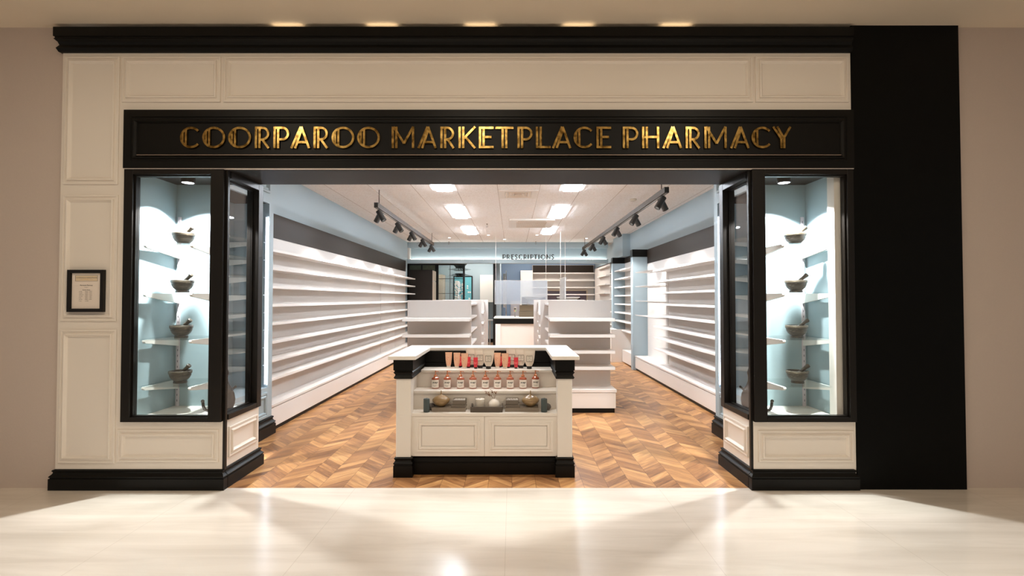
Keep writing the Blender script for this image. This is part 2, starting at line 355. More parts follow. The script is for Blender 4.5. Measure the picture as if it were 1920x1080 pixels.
# ------------------------------------------------------------------ art deco lettering
def stroke(mb, pts, w, fn, d0, d1):
    for (a, b) in zip(pts, pts[1:]):
        ax, ay = a; bx, by = b; L = math.hypot(bx-ax, by-ay)
        if L < 1e-6: continue
        nx, ny = -(by-ay)/L*w/2, (bx-ax)/L*w/2
        mb.prism([(ax+nx,ay+ny),(ax-nx,ay-ny),(bx-nx,by-ny),(bx+nx,by+ny)], fn, d0, d1)
def arc(cx, cy, rx, ry, a0, a1, n=20):
    return [(cx+rx*math.cos(R(a0+(a1-a0)*i/n)), cy+ry*math.sin(R(a0+(a1-a0)*i/n))) for i in range(n+1)]
def glyph(ch, W, H, w=.105):
    """strokes (points, width) for a letter W wide and H high with a doubled stem on its heavier side"""
    w = w*H; h = w/2; g = .165*H
    ste = lambda x: ([(x, 0), (x, H)], w)
    out = []
    if ch in 'CO':
        rx, ry = W/2-h, H/2-h
        if ch == 'O': out.append((arc(W/2, H/2, rx, ry, 0, 360, 40), w))
        else: out.append((arc(W*.56, H/2, W*.56-h, ry, 42, 318, 34), w))
        cx = W*.30; c0 = W/2 if ch == 'O' else W*.56; rr = rx if ch == 'O' else W*.56-h
        dy = ry*math.sqrt(max(0, 1-((cx-c0)/rr)**2))
        out.append(([(cx, H/2-dy), (cx, H/2+dy)], w*.9))
        cx2 = cx-w*1.35
        if cx2 > h:
            dy = ry*math.sqrt(max(0, 1-((cx2-c0)/rr)**2)); out.append(([(cx2, H/2-dy), (cx2, H/2+dy)], w*.8))
    elif ch in 'RP':
        out += [ste(h), ste(h+g)]
        bw = W-h if ch == 'P' else W-h*1.6
        r = H*.27
        top = H-h; bot = top-2*r
        bx = bw-r
        out.append(([(h, top), (bx, top)]+arc(bx, top-r, r, r, 90, -90, 14)[1:]+[(h+g, bot)], w))
        if ch == 'R': out.append(([(h+g+w*1.2, bot), (W-h, 0)], w))
    elif ch == 'A':
        out += [([(h, 0), (W*.52, H)], w), ([(h+g*1.05, 0), (W*.52+g*.35, H*.93)], w), ([(W*.55, H), (W-h, 0)], w), ([(W*.34, H*.28), (W*.84, H*.28)], w)]
    elif ch == 'M':
        out += [ste(h), ste(h+g), ([(h+g*.2, H), (W*.55, H*.22)], w), ([(W*.55, H*.22), (W-h, H)], w), ste(W-h)]
    elif ch == 'K':
        out += [ste(h), ste(h+g), ([(h+g, H*.42), (W-h, H)], w), ([(h+g+w, H*.52), (W-h, 0)], w)]
    elif ch == 'E':
        out += [ste(h), ste(h+g), ([(0, H-h), (W, H-h)], w), ([(0, h), (W, h)], w), ([(h+g, H*.52), (W*.85, H*.52)], w)]
    elif ch == 'T':
        out += [ste(W/2-g/2), ste(W/2+g/2), ([(0, H-h), (W, H-h)], w)]
    elif ch == 'L':
        out += [ste(h), ste(h+g), ([(0, h), (W, h)], w)]
    elif ch == 'H':
        out += [ste(h), ste(h+g), ste(W-h), ([(h, H*.52), (W-h, H*.52)], w)]
    elif ch == 'N':
        out += [ste(h), ste(h+g), ([(h+g*.3, H), (W-h, 0)], w), ste(W-h)]
    elif ch == 'I':
        out += [ste(h), ste(h+g)]
    elif ch == 'Y':
        out += [([(h, H), (W*.47, H*.45)], w), ([(h+g*1.1, H), (W*.58, H*.5)], w), ([(W-h, H), (W*.56, H*.42)], w), ste(W/2-g*.45)[:0] or ([(W*.47, 0), (W*.47, H*.48)], w), ([(W*.47+g*.8, 0), (W*.47+g*.8, H*.48)], w)]
    elif ch == 'S':
        r = H*.25
        out.append((arc(W*.55, H-r-h*.2, W*.45-h, r-h*.6, 20, 180, 12)+[(W*.85-h, H*.36)]+arc(W*.45, r+h*.2, W*.45-h, r-h*.6, 20, -160, 14)[1:], w*1.3))
    return out

# ------------------------------------------------------------------ shop sign
sg = thing('shop_sign', (-.19, 3.96, 2.533), 'long black fascia sign above the entrance with gold lettering COORPAROO MARKETPLACE PHARMACY', 'sign')
SGP = [(0,0),(0,.020),(.022,.022),(.03,.014),(.05,.014),(.055,.024),(.066,.022),(.07,.002),(.085,.0)]
mb = MB().box(-3.082, 2.712, 3.966, 3.9795, 2.5346, 3.0)
mb.build('board', BLACK, sg); MB().box(-2.975, 2.608, 3.946, 3.953, 2.6365, 2.6405).build('highlight_strip', mat('painted bevel highlight', (170,150,134), .35, metal=.5), sg)  # pale strip stands in for the highlight along the moulding bevel
MB().ring(-3.082, 2.712, 2.5346, 3.0, [(0,0),(0,.018),(.055,.020),(.060,.012),(.072,.012),(.078,.022),(.086,.024),(.098,.010),(.104,.0)], fy(3.966), False).build('moulding', BLACK, sg)
PX = [('C',339.4,375.6),('O',381,423.8),('O',429.4,472.2),('R',479.4,507.5),('P',514,543.4),('A',545.6,583),('R',589,617),('O',622.5,665.3),('O',670.6,713),
      ('M',735,777.2),('A',783,819.5),('R',826,853),('K',860,893),('E',898,925.6),('T',928.8,962.7),('P',970,998.4),('L',1004.7,1032),('A',1034.4,1071),('C',1075,1111),('E',1117.8,1145.3),
      ('P',1167,1196),('H',1203,1235),('A',1240.6,1278),('R',1284.4,1312),('M',1319.4,1361),('A',1367,1403.8),('C',1407.5,1443.8),('Y',1446.2,1482.5)]
SC = 3.962/940*1.0235     # metres per picture pixel on the sign face, from the sign's own width
def sx(px): return -3.078+(px-235)*(2.705+3.078)/(1597-235)
zb, H = 2.693, .172
lt = MB()
for k_, (ch, a, b) in enumerate(PX):
    if k_ in (9, 20): lt.build('lettering', GOLD, sg); lt = MB()
    X0 = sx(a); W = sx(b)-X0
    for n_, (pts, w) in enumerate(glyph(ch, W, H)):
        stroke(lt, pts, w, lambda u, v, d, X0=X0: (X0+u, 3.966-d, zb+v), .004, .0150+n_*.0001)
lt.build('lettering', GOLD, sg)

pr = thing('prescriptions_sign', (.46, 14.05, 2.6), 'small dark bronze letters PRESCRIPTIONS standing on the blue bulkhead ledge', 'sign')
lt = MB(); P2 = [('P',32,98,1),('R',158,258,1),('E',290,382,1),('S',398,492,1),('C',515,640,1),('R',665,765,1),('I',785,815,1),('P',865,965,1),('T',972,1088,1),('I',1108,1150,1),('O',1175,1330,1),('N',1348,1472,1),('S',1492,1590,1)]
for ch, a, b, _ in P2:
    if ch == 'P' and a == 32: b = 145
    f2 = lambda z: (940+z*.0625-960)/940*14.04
    X0 = f2(a); W = f2(b)-X0
    for n_, (pts, w) in enumerate(glyph(ch, W, .138, .135)):
        stroke(lt, pts, w, lambda u, v, d, X0=X0: (X0+u, 14.05-d, 2.602+v), 0, .012+n_*.0002)
lt.build('lettering', mat('dark bronze letters', (34,25,18), .6), pr)

# ------------------------------------------------------------------ window display cases
def spot_light(loc, d, energy, size, blend, col, soft=.03, name='spot'):
    li = bpy.data.lights.new(name, 'SPOT'); li.energy = energy; li.color = col; li.spot_size = R(size); li.spot_blend = blend; li.shadow_soft_size = soft
    o = bpy.data.objects.new(name, li); COL.objects.link(o); o.location = loc
    o.rotation_euler = Vector(d).to_track_quat('-Z', 'Y').to_euler(); return o
def mortar_proto():
    r = thing('mortar_and_pestle', (0,0,0), 'x', 'mortar and pestle', 'stone mortars in the window displays')
    MB().lathe([(.050,0),(.052,.004),(.050,.016),(.047,.020),(.052,.024),(.068,.040),(.079,.062),(.081,.078),(.086,.082),(.087,.100),(.084,.104),(.076,.103),(.070,.080),(.052,.050),(.020,.034),(.001,.032)], 40, cap=False).lathe([(.001,0),(.050,0)], 40, cap=False).build('mortar', STONE, r)
    p = MB(); a = Vector((-.028,0,.052)); b = Vector((.086,-.016,.150))
    q = Vector((0,0,1)).rotation_difference((b-a).normalized()).to_matrix(); L = (b-a).length
    p.lathe([(.001,-.002),(.016,0),(.021,.012),(.019,.03),(.014,.06),(.0145,L*.8),(.0185,L-.01),(.018,L),(.012,L+.004),(.001,L+.005)], 20, tuple(a), q, cap=False)
    p.build('pestle', STONE, r)
    return r
MORT = mortar_proto(); mort_used = False
FIGM = mat('dark bronze ceramic', (36,30,23), .3, noise=.15, nscale=8)
def figurine(loc, sgn, lab):
    r = thing('figurine', loc, lab, 'figurine', 'long-necked figurines on the display floors')
    x, y, z = loc; m = MB()
    prof = [(.001,0),(.052,.0),(.062,.015),(.076,.06),(.080,.10),(.072,.15),(.052,.195),(.034,.225),(.024,.255),(.021,.285),(.024,.305),(.029,.322),(.028,.340),(.018,.355),(.001,.360)]
    m.lathe(prof, 28, loc, cap=False)
    m.build('body', FIGM, r)
    MB().lathe([(.014,0),(.012,.02),(.007,.034),(.001,.038)], 12, (x+sgn*.016, y-.008, z+.345), Matrix.Rotation(R(-14*sgn), 3, 'Y') , cap=False).build('ear', FIGM, r)
    MB().tube([(x+sgn*.055,y,z+.175),(x+sgn*.074,y-.004,z+.196),(x+sgn*.090,y-.006,z+.208)], .009).lathe([(.001,-.011),(.009,-.007),(.011,0),(.008,.008),(.001,.011)], 12, (x+sgn*.092,y-.006,z+.210), cap=False).build('raised_paw', FIGM, r)
    MB().tube([(x-sgn*.05,y-.02,z+.014),(x-sgn*.10,y-.05,z+.014),(x-sgn*.128,y-.07,z+.03),(x-sgn*.134,y-.08,z+.06),(x-sgn*.138,y-.08,z+.092)], .012).lathe([(.001,-.015),(.011,-.010),(.015,0),(.011,.010),(.001,.015)], 14, (x-sgn*.140,y-.08,z+.102), cap=False).build('tail', FIGM, r)
    return r

def display_case(side):
    L = side == 'L'
    nm = 'beside the framed opening-hours notice' if L else 'beside the plain black pillar'
    xo, xi = (-3.075, -2.285) if L else (2.706, 1.905)     # outer jamb, inner corner
    sg_ = 1 if L else -1                                  # direction towards the opening
    fx0, fx1 = min(xo, xi), max(xo, xi)
    t = thing('display_case', ((xo+xi)/2, 4.25, .53), 'glazed black-framed window display case of mortars '+nm, 'display case', 'shopfront display cases')
    og, ig = (-3.005, -2.388) if L else (2.656, 2.004)      # glass limits
    f = MB()
    # front frame, stepped
    y0, y1 = 3.952, 4.03
    f.box(xo, og, y0, y1, .531, 2.5275).box(ig, xi, y0, y1, .531, 2.5275)
    f.box(og, ig, y0, y1, .531, .566).box(og, ig, y0, y1, 2.485, 2.5275)
    f.build('front_frame', BLACKF, t, .003)
    gl, gr = min(og, ig), max(og, ig)
    f = MB().box(gl, gl+.012, 3.975, 4.02, .566, 2.485).box(gr-.012, gr, 3.975, 4.02, .566, 2.485).box(gl+.012, gr-.012, 3.975, 4.02, .566, .576).box(gl+.012, gr-.012, 3.975, 4.02, 2.475, 2.485)
    f.build('glazing_bead', BLACKF, t)
    MB().box(gl+.012, gr-.012, 3.994, 4.0, .576, 2.475).build('pane', GLASSP, t)
    # side frame facing the entrance
    a, b = (xi-.09, xi+.018) if L else (xi-.018, xi+.09)
    am, bm_ = (xi-.09, xi-.03) if L else (xi+.03, xi+.09)
    f = MB().box(a, b, 4.475, 4.552, .531, 2.529)
    f.box(a, b, 4.031, 4.475, 2.47, 2.529).box(a, b, 4.031, 4.475, .531, .575)
    f.build('side_frame', BLACKF, t, .003)
    xm = xi-.045*sg_
    MB().box(xm-.012, xm+.012, 4.462, 4.475, .575, 2.47).box(xm-.012, xm+.012, 4.031, 4.462, .575, .585).box(xm-.012, xm+.012, 4.031, 4.462, 2.458, 2.47).build('side_bead', BLACKF, t)
    MB().box(xm-.003, xm+.003, 4.031, 4.462, .585, 2.458).build('side_pane', GLASSP, t)
    # lining
    ow = -3.035 if L else 2.655
    bi = -2.585 if L else 2.185
    MB().box(ow-.04*sg_, ow, 4.031, 4.54, .50, 2.535).build('end_panel', BLUE_D, t)
    MB().box(ow-.0*sg_, bi, 4.52, 4.56, .50, 2.535).build('back_panel', BLUE_D, t)
    MB().box(ow, xi-.046*sg_, 4.02, 4.52, .50, .538).build('display_floor', WHITE, t)
    MB().box(ow, xi-.09*sg_, 4.031, 4.519, 2.53, 2.545).build('case_ceiling', SOFFIT, t)
    if not L:
        MB().box(2.600, 2.6545, 4.032, 4.12, .539, 2.5295).build('white_post', WHITE, t)
    for ux in ((-3.0, -2.62) if L else (2.62, 2.215)):
        u = MB().box(ux-.014, ux+.014, 4.509, 4.5195, .539, 2.236)
        up = u.build('upright', UPRIGHT, t)
        MB().box(ux-.0025, ux+.0025, 4.5080, 4.5092, .57, 2.21).build('slotted_strip', mat_slot, up)
        for z in (1.953, 1.552, 1.171, .789):
            zt = z-.009
            MB().prism([(4.508, zt-.085),(4.508, zt),(4.09, zt),(4.085, zt-.012),(4.10, zt-.026)], lambda u_, v_, w_: (w_, u_, v_), ux-.011, ux+.011).build('bracket', WHITE, up)
    for z in (1.953, 1.552, 1.171, .789):
        MB().box(ow+.012*sg_, bi, 4.075, 4.505, z-.0085, z-.0005).build('glass_shelf', GLASSS, t)
    # surface downlight
    d = thing('downlight', (-2.74 if L else 2.30, 4.22, 2.529), 'small black cylinder downlight glowing in the display case '+nm, 'downlight', 'display case downlights')
    dx = -2.74 if L else 2.30
    MB().lathe([(.054,0),(.054,-.052),(.048,-.052),(.046,-.046)], 28, (dx,4.22,2.5295)).build('housing', LAMPBLK, d)
    MB().lathe([(.044,0),(.001,.0005)], 24, (dx,4.22,2.479), cap=False).build('lens', DOWN_L, d)
    c = thing('ceiling_clip', (dx+.17*1, 4.13, 2.529), 'tiny pale metal clip on the ceiling of the display case '+nm, 'clip', 'display ceiling clips')
    cx = dx+(.15 if L else .02)
    cy = 4.13 if L else 4.10
    MB().lathe([(.018,0),(.018,-.006),(.008,-.012),(.001,-.012)], 14, (cx,cy,2.5295), cap=False).build('plate', CHROME, c)
    MB().tube([(cx-.045,cy,2.522),(cx-.015,cy,2.517),(cx+.02,cy-.004,2.520),(cx+.045,cy,2.514)], .004, 8).build('arm', CHROME, c)
    li = bpy.data.lights.new('display_spot', 'SPOT'); li.energy = 260; li.color = (.97,.985,1); li.spot_size = R(112); li.spot_blend = .18; li.shadow_soft_size = .02
    lo = bpy.data.objects.new('display_spot', li); COL.objects.link(lo); lo.location = (dx, 4.22, 2.468)
    spot_light((dx, 4.22, 2.466), (-.10*sg_, .06, -1), 420, 52, .7, (.97,.985,1), .015, 'display_spot')
    spot_light((cx, cy, 2.505), (-.09*sg_, .10, -1), 520, 34, .8, (.97,.985,1), .015, 'display_spot')
    # mortars
    global mort_used
    mx_ = -2.79 if L else 2.405
    for q, z in enumerate((1.953, 1.552, 1.171, .789)):
        o = MORT if not mort_used else copy_tree(MORT)
        mort_used = True
        o.location = (mx_+(-.004*q if L else .002*q), 4.25, z+.0005)
        o['label'] = 'stone mortar and pestle on %s glass shelf, case %s' % (('top','second','third','lowest')[q], 'beside the framed notice' if L else 'beside the black pillar')
    figurine((-2.452 if L else 2.040, 4.30, .539), sg_, 'dark long-necked ceramic figurine behind the corner post of the case '+nm)
    return t
mat_slot = mat('slotted upright strip', (222,212,218), .5)
_nt, _L, _N, _M = nodes(mat_slot); _tc = _N('ShaderNodeTexCoord'); _sp = _N('ShaderNodeSeparateXYZ'); _L(_tc.outputs['Object'], _sp.inputs[0])
_mx = _N('ShaderNodeMix', data_type='RGBA'); _L(_M('LESS_THAN', _M('FRACT', _M('DIVIDE', _sp.outputs[2], .05)), .36), _mx.inputs['Factor'])
_mx.inputs['A'].default_value = (*lin((222,212,218)),1); _mx.inputs['B'].default_value = (*lin((96,90,100)),1); _L(_mx.outputs['Result'], _nt.nodes['Principled BSDF'].inputs['Base Color'])
display_case('L'); display_case('R')

# framed notice
fr = thing('framed_notice', (-3.366, 3.96, 1.395), 'black framed opening-hours notice hanging on the white shopfront panel', 'notice')
MB().ring(-3.509, -3.224, 1.395, 1.728, [(0,0),(0,.028),(.024,.028),(.027,.016),(.027,.010)], fy(3.978), False).build('frame', BLACKF, fr)
MB().box(-3.484, -3.249, 3.966, 3.977, 1.418, 1.705).build('paper', mat('notice paper', (232,220,208), .6), fr)
INK = mat('notice ink', (64,58,56), .7); GINK = mat('notice gold ink', (206,160,70), .6); LB = mat('notice beige box', (222,202,172), .7)
def text(body, size, x, y, z, m, parent, align='CENTER', name='printed_text', shear=0, thick=0):
    cu = bpy.data.curves.new(name, 'FONT'); cu.body = body; cu.size = size; cu.align_x = align; cu.shear = shear; cu.offset = thick; cu.resolution_u = 3
    tmp = bpy.data.objects.new('tmp', cu); COL.objects.link(tmp)
    dg = bpy.context.evaluated_depsgraph_get(); me = bpy.data.meshes.new_from_object(tmp.evaluated_get(dg))
    bpy.data.objects.remove(tmp); bpy.data.curves.remove(cu)
    p0 = WL[parent.name]
    for v in me.vertices:
        c = v.co.copy(); v.co = (c.x+x-p0.x, y-p0.y, c.y+z-p0.z)
    me.materials.clear(); me.materials.append(m)
    o = bpy.data.objects.new(name, me); COL.objects.link(o); o.parent = parent; WL[o.name] = p0.copy()
    return o
xc = -3.368
MB().ring(xc-.088, xc+.088, 1.638, 1.684, [(0,0),(0,.001),(.0015,.001),(.0015,0)], fy(3.966), False).build('printed_border', INK, fr)
MB().box(xc-.086, xc+.086, 3.9656, 3.966, 1.640, 1.682).build('printed_banner', LB, fr)
text('COORPAROO MARKETPLACE', .0125, xc, 3.9652, 1.662, INK, fr)
text('PHARMACY', .009, xc, 3.9652, 1.652, GINK, fr)
MB().box(xc-.05, xc-.026, 3.9652, 3.9655, 1.6545, 1.6553).box(xc+.026, xc+.05, 3.9652, 3.9655, 1.6545, 1.6553).build('printed_rule', INK, fr)
text('Pharmacist Pharmacy', .0118, xc, 3.9652, 1.602, INK, fr, thick=.0002)
text('coorparoo', .007, xc, 3.9652, 1.588, INK, fr)
text('Opening Hours', .0098, xc, 3.9652, 1.566, INK, fr, thick=.0002)
for q, d_ in enumerate(('Monday','Tuesday','Wednesday','Thursday','Friday','Saturday','Sunday')):
    text(d_, .0078, xc-.058, 3.9652, 1.5545-q*.0125, INK, fr, 'LEFT', 'printed_day')
    text('CLOSED' if q == 6 else ('8:00AM - 4:00PM' if q == 5 else '8:00AM - 7:00PM'), .0078, xc-.010, 3.9652, 1.5545-q*.0125, INK, fr, 'LEFT', 'printed_hours')

# ------------------------------------------------------------------ blue niche bays behind the windows
def niche(side):
    L = side == 'L'; s = 1 if L else -1
    X = lambda d: (-2.68-d) if L else (2.27+d)     # d = depth behind the front plane
    nm = 'notice-side window' if L else 'pillar-side window'
    t = thing('niche_bay', (X(.2), 5.05, 0), 'powder blue shelving niche with panelled plinth behind the '+nm, 'shelving niche', 'blue niche bays')
    D = .42
    c = MB()
    c.box(X(0), X(D), 5.52, 5.615, .16, 3.075)                    # far stile and end
    c.box(X(0), X(D), 4.57, 4.62, .16, 3.075)                     # near end
    c.box(X(D), X(D-.03), 4.62, 5.52, .16, 3.075)                  # back
    c.box(X(0), X(D-.03), 4.62, 5.52, .16, .53)                    # plinth box
    c.box(X(0), X(.03), 4.62, 5.52, 2.55, 3.075)                   # header
    c.build('carcass', BLUE, t)
    fn = lambda u, v, h: (X(-h), u, v)
    MB().ring(4.66, 5.50, .21, .48, [(0,0),(0,.014),(.02,.016),(.03,.006),(.04,.018),(.052,.018),(.06,0)], fn, False).build('plinth_moulding', BLUE, t)
    MB().ring(4.66, 5.50, 2.66, 3.02, [(0,0),(0,.02),(.02,.026),(.03,.012),(.045,.020),(.058,0)], fn, False).build('header_moulding', BLUE, t)
    MB().box(X(.031), X(D-.031), 4.621, 5.519, 2.55, 2.57).build('niche_soffit', SOFFIT, t)
    path = [(X(0), 4.60), (X(0), 5.615), (X(D), 5.615)] if L else [(X(D), 5.615), (X(0), 5.615), (X(0), 4.60)]
    MB().sweep(path[::1] if L else path, base_prof(.2, .034)).build('skirting', BLACK, t)
    MB().box(X(.004), X(.012), 5.507, 5.519, .56, 2.40).build('led_strip', LED_L, t)
    MB().box(X(.030), X(.034), 5.500, 5.519, .56, 2.40).build('led_channel', mat_alu, t)
    MB().box(X(.004), X(.016), 4.621, 4.633, .56, 2.40).build('led_strip', LED_L, t)  # near-end strip added out of view to brighten the niche
    for y in (5.40, 4.80):
        MB().box(X(D-.031), X(D-.043), y-.014, y+.014, .54, 2.3).build('upright', UPRIGHT, t)
    for k in range(8):
        z = 2.109-.1915*k
        for y in (5.40, 4.80):
            MB().prism([(X(D-.044), z-.062),(X(D-.044), z),(X(.035), z),(X(.033), z-.014),(X(.045), z-.024)], lambda u_, v_, w_: (u_, w_, v_), y-.010, y+.010).build('bracket', WHITE, t)
        MB().box(X(D-.046), X(.028), 4.63, 5.51, z+.0005, z+.0085).build('glass_shelf', GLASSS, t)
mat_alu = mat('aluminium channel', (226,222,226), .3, metal=.2)
niche('L'); niche('R')

# ------------------------------------------------------------------ wall shelving
def wall_run(side):
    L = side == 'L'
    xw = -2.919 if L else 2.874; xf = -2.69 if L else 2.58; s = 1 if L else -1
    y0 = 5.64; y1 = 13.65 if L else 10.55
    nm = 'long white wall shelving run on the notice side of the shop, beside the blue wall' if L else 'long white wall shelving run on the pillar side, ending at the blue pier'
    t = thing('wall_shelving', ((xw+xf)/2, (y0+y1)/2, 0), nm, 'shelving', 'white wall shelving')
    P = lambda d: xw+s*d
    MB().box(P(0), P(.02), y0, y1, .30, 2.238).build('back_panel', BACKP, t)
    MB().box(P(0), P(.024), y0, y1, 2.238, 2.535).build('fascia', FASC, t)
    MB().box(P(0), xf-s*.006, y0, y1, .05, .268).build('base_cabinet', SHELF, t, .003)
    MB().box(P(0), xf, y0, y1, .278, .306).build('base_top', SHELF, t, .003)
    MB().box(P(0), xf-s*.02, y0+.001, y1-.001, .266, .279).build('shadow_gap', mat_gap, t)
    MB().box(P(0), xf-s*.03, y0, y1, 0, .05).build('kickboard', BLACK, t)
    yl = y1+.35 if L else y1
    for k in range(8):
        z = 2.062-.2085*k if L else 2.022-.2035*k
        e = yl if L else 9.22
        f_ = xf-s*.012
        mb = MB().box(P(.021), f_, y0, e, z-.030, z)
        
        mb.build('shelf', SHELF, t, .002)
    if L:
        a, b = 11.05, 12.35
    else:
        a, b = 9.15, 10.52
    p = MB().box(P(.0205), P(.03), a, b, .307, 2.08)
    n = 40
    for q in range(n):
        yy = a+(b-a)*(q+.5)/n
        p.box(P(.03), P(.033), yy-.004, yy+.004, .32, 2.07)
    p.build('ribbed_panel', SHELF, t)
    if not L:
        for k in range(4):
            z = 2.045-.298*k*1.0
            h = MB().box(P(.03), P(.05), 9.2, 10.53, z-.012, z)
            for q in range(14):
                yy = 9.25+q*.098
                h.tube([(P(.04), yy, z-.006),(P(.27), yy, z-.004),(P(.29), yy, z+.014)], .0045, 6)
            h.build('hook_rail', SHELF, t)
    return t
mat_gap = mat('shadow gap', (176,156,140), .6)
wall_run('L'); wall_run('R')

# piers and further bays on the pillar side
t = thing('blue_pier', (2.7, 10.65, 0), 'powder blue pier with black cap at the end of the long shelving run', 'pier', 'blue piers')
MB().box(2.545, 2.874, 10.56, 10.74, 0, 2.38).build('pier_body', BLUE, t); MB().box(2.54, 2.874, 10.555, 10.745, 2.38, 2.538).build('pier_cap', BLACK, t)
t = thing('blue_pier', (2.7, 12.75, 0), 'narrow powder blue pier with black cap behind the second bay of shelves', 'pier', 'blue piers')
MB().box(2.55, 2.874, 12.68, 12.85, 0, 2.39).build('pier_body', BLUE, t); MB().box(2.545, 2.874, 12.675, 12.855, 2.39, 2.538).build('pier_cap', BLACK, t)
def bay(y0, y1, z0, lab, n=8, xf=2.585, ylow=None):
    ylow = ylow or y1
    t = thing('wall_shelving', (2.73, (y0+y1)/2, 0), lab, 'shelving', 'white wall shelving')
    MB().box(2.854, 2.874, y0, y1, .0, 2.39).build('back_panel', BACKP, t)
    MB().box(2.85, 2.874, y0, y1, 2.39, 2.535).build('fascia', FASC, t)
    MB().box(2.60, 2.853, y0+.001, ylow-.001, .03, .30).build('base_cabinet', SHELF, t)
    for k in range(n):
        z = 2.20-z0*k
        MB().box(xf, 2.853, y0+.005, (y1 if z > .85 else ylow)-.005, z-.028, z).build('shelf', SHELF, t)
bay(10.76, 12.66, .205, 'short white shelving bay between the two blue piers', ylow=11.84)
bay(12.88, 13.95, .35, 'narrow slice of white shelving behind the second blue pier', 5, 2.70)
t = thing('aisle_gate', (2.59, 11.9, 0), 'low flat white cabinet standing in the aisle before the blue piers', 'cabinet')
MB().box(2.36, 2.50, 11.885, 12.5, .0, .772).build('cabinet_side', WHITE, t); MB().box(2.345, 2.84, 11.86, 11.884, .0, .775).build('front_panel', WHITE, t)

# ------------------------------------------------------------------ gondolas
def gondola(x0, x1, y0, yend, lab, header=True):
    """end-cap facing the entrance at y0 (shelf front), body to yend"""
    t = thing('gondola', ((x0+x1)/2, (y0+yend)/2, 0), lab, 'gondola shelving', 'white gondola units')
    yb = y0+.32
    MB().box(x0, x1, yb, yb+.03, .30, 1.478).build('end_panel', BACKP, t, .002)
    MB().box(x0+.01-.02, x1+.015, y0-.02, yb, .268, .305).build('base_top', SHELF, t, .002)
    MB().box(x0, x1+.005, y0-.012, yb, .06, .262).build('base_cabinet', SHELF, t, .002)
    MB().box(x0+.01, x1-.01, y0-.004, yb-.01, .0, .06).build('kickboard', BLACK, t)
    for k in range(4):
        z = 1.236-.2135*k
        MB().box(x0-.004, x1+.004, y0+.03, yb, z-.028, z).prism([(y0+.028, z-.038),(y0+.028, z+.003),(y0+.022, z+.003),(y0+.010, z-.036)], lambda u_, v_, w_: (w_, u_, v_), x0-.004, x1+.004).build('shelf', SHELF, t)
    # body
    xc_ = (x0+x1)/2
    MB().box(xc_-.015, xc_+.015, yb+.03, yend-.03, .06, 1.47).build('spine_panel', BACKP, t)
    MB().box(x0+.0, x1-.0, yend-.03, yend, .0, 1.474).build('rear_panel', BACKP, t)
    MB().box(x0+.03, x1-.03, yb+.03, yend-.03, .0, .30).build('body_base', SHELF, t)
    for k in range(5):
        z = 1.42-.215*k
        for (a, b) in ((x0+.08, xc_-.015), (xc_+.015, x1-.08)):
            MB().prism([(a, z),(b, z),(b, z-.03),(a, z-.03)], lambda u_, v_, w_: (u_, w_, v_), yb+.031, yend-.031).build('side_shelf', SHELF, t)
gondola(-1.449, -.565, 6.63, 9.3, 'white gondola shelving unit with end shelves, on the notice side behind the soap counter')
gondola(.505, 1.36, 6.63, 8.93, 'white gondola shelving unit with end shelves, on the pillar side behind the soap counter')
gondola(-1.45, -.58, 10.15, 12.2, 'second white gondola further back, partly hidden on the notice side')
gondola(.50, 1.37, 9.2, 11.6, 'second white gondola further back, partly hidden on the pillar side')

# ------------------------------------------------------------------ front counter
ct = thing('display_counter', (-.235, 4.6, 0), 'white U-shaped stepped display counter with black frieze standing in the shop entrance', 'counter')
xl, xr = -.978, .508
mb = MB()
mb.box(xl, xl+.125, 4.250, 4.36, .16, .83).build('corner_post', WHITE, ct, .003); MB().box(xr-.125, xr, 4.250, 4.36, .16, .83).build('corner_post', WHITE, ct, .003)
MB().box(xl-.004, xl+.10, 4.361, 5.03, .10, .83).build('side_panel', WHITE, ct); MB().box(xr-.10, xr+.004, 4.361, 5.03, .10, .83).build('side_panel', WHITE, ct)
MB().box(xl+.10, xr-.10, 4.88, 5.03, .10, .83).build('back_panel', WHITE, ct)
MB().box(xl+.1, xr-.1, 4.31, 4.88, .16, .500).box(xl+.1, xr-.1, 4.47, 4.88, .500, .660).box(xl+.1, xr-.1, 4.65, 4.88, .66, .82).build('carcass', WHITE, ct)
MB().box(xl+.101, xr-.101, 4.282, 4.475, .5005, .526).build('display_step', WHITE, ct, .002)
MB().box(xl+.101, xr-.101, 4.452, 4.655, .6605, .684).build('display_step', WHITE, ct, .002)
MB().box(xl+.101, xr-.101, 4.632, 4.879, .8205, .843).build('display_step', WHITE, ct, .002)
for (a, b) in ((-.853, -.2365), (-.2335, .383)):
    d = MB().box(a, b, 4.290, 4.3095, .162, .498).build('door', WHITE, ct)
    MB().ring(a+.035, b-.035, .195, .468, [(0,0),(0,.006),(.012,.008),(.02,.003),(.03,.012),(.040,.010),(.050,.0),(.052,-.0)], fy(4.290), False).build('door_moulding', WHITE, d)
FRZ = [(0,.822),(.012,.824),(.018,.836),(.010,.848),(.006,.858),(.012,.868),(.020,.878),(.012,.886),(.012,.894),(.020,.898),(.020,.9955),(0,.9955)]
outer = [(xl,5.03),(xl,4.250),(xl+.125,4.250),(xl+.125,4.862),(xr-.125,4.862),(xr-.125,4.250),(xr,4.250),(xr,5.03)]
MB().sweep(outer, FRZ).build('frieze', BLACK, ct)
MB().box(xl+.002, xl+.123, 4.252, 5.03, .83, .9945).box(xr-.123, xr-.002, 4.252, 5.03, .83, .9945).box(xl+.123, xr-.123, 4.864, 5.03, .83, .9945).build('frieze_core', BLACK, ct)
BP = [(0,0),(.018,0),(.018,.098),(.012,.100),(.012,.108),(.018,.112),(.018,.120),(.010,.128),(.004,.140),(.008,.148),(.014,.156),(.010,.162),(0,.167)]
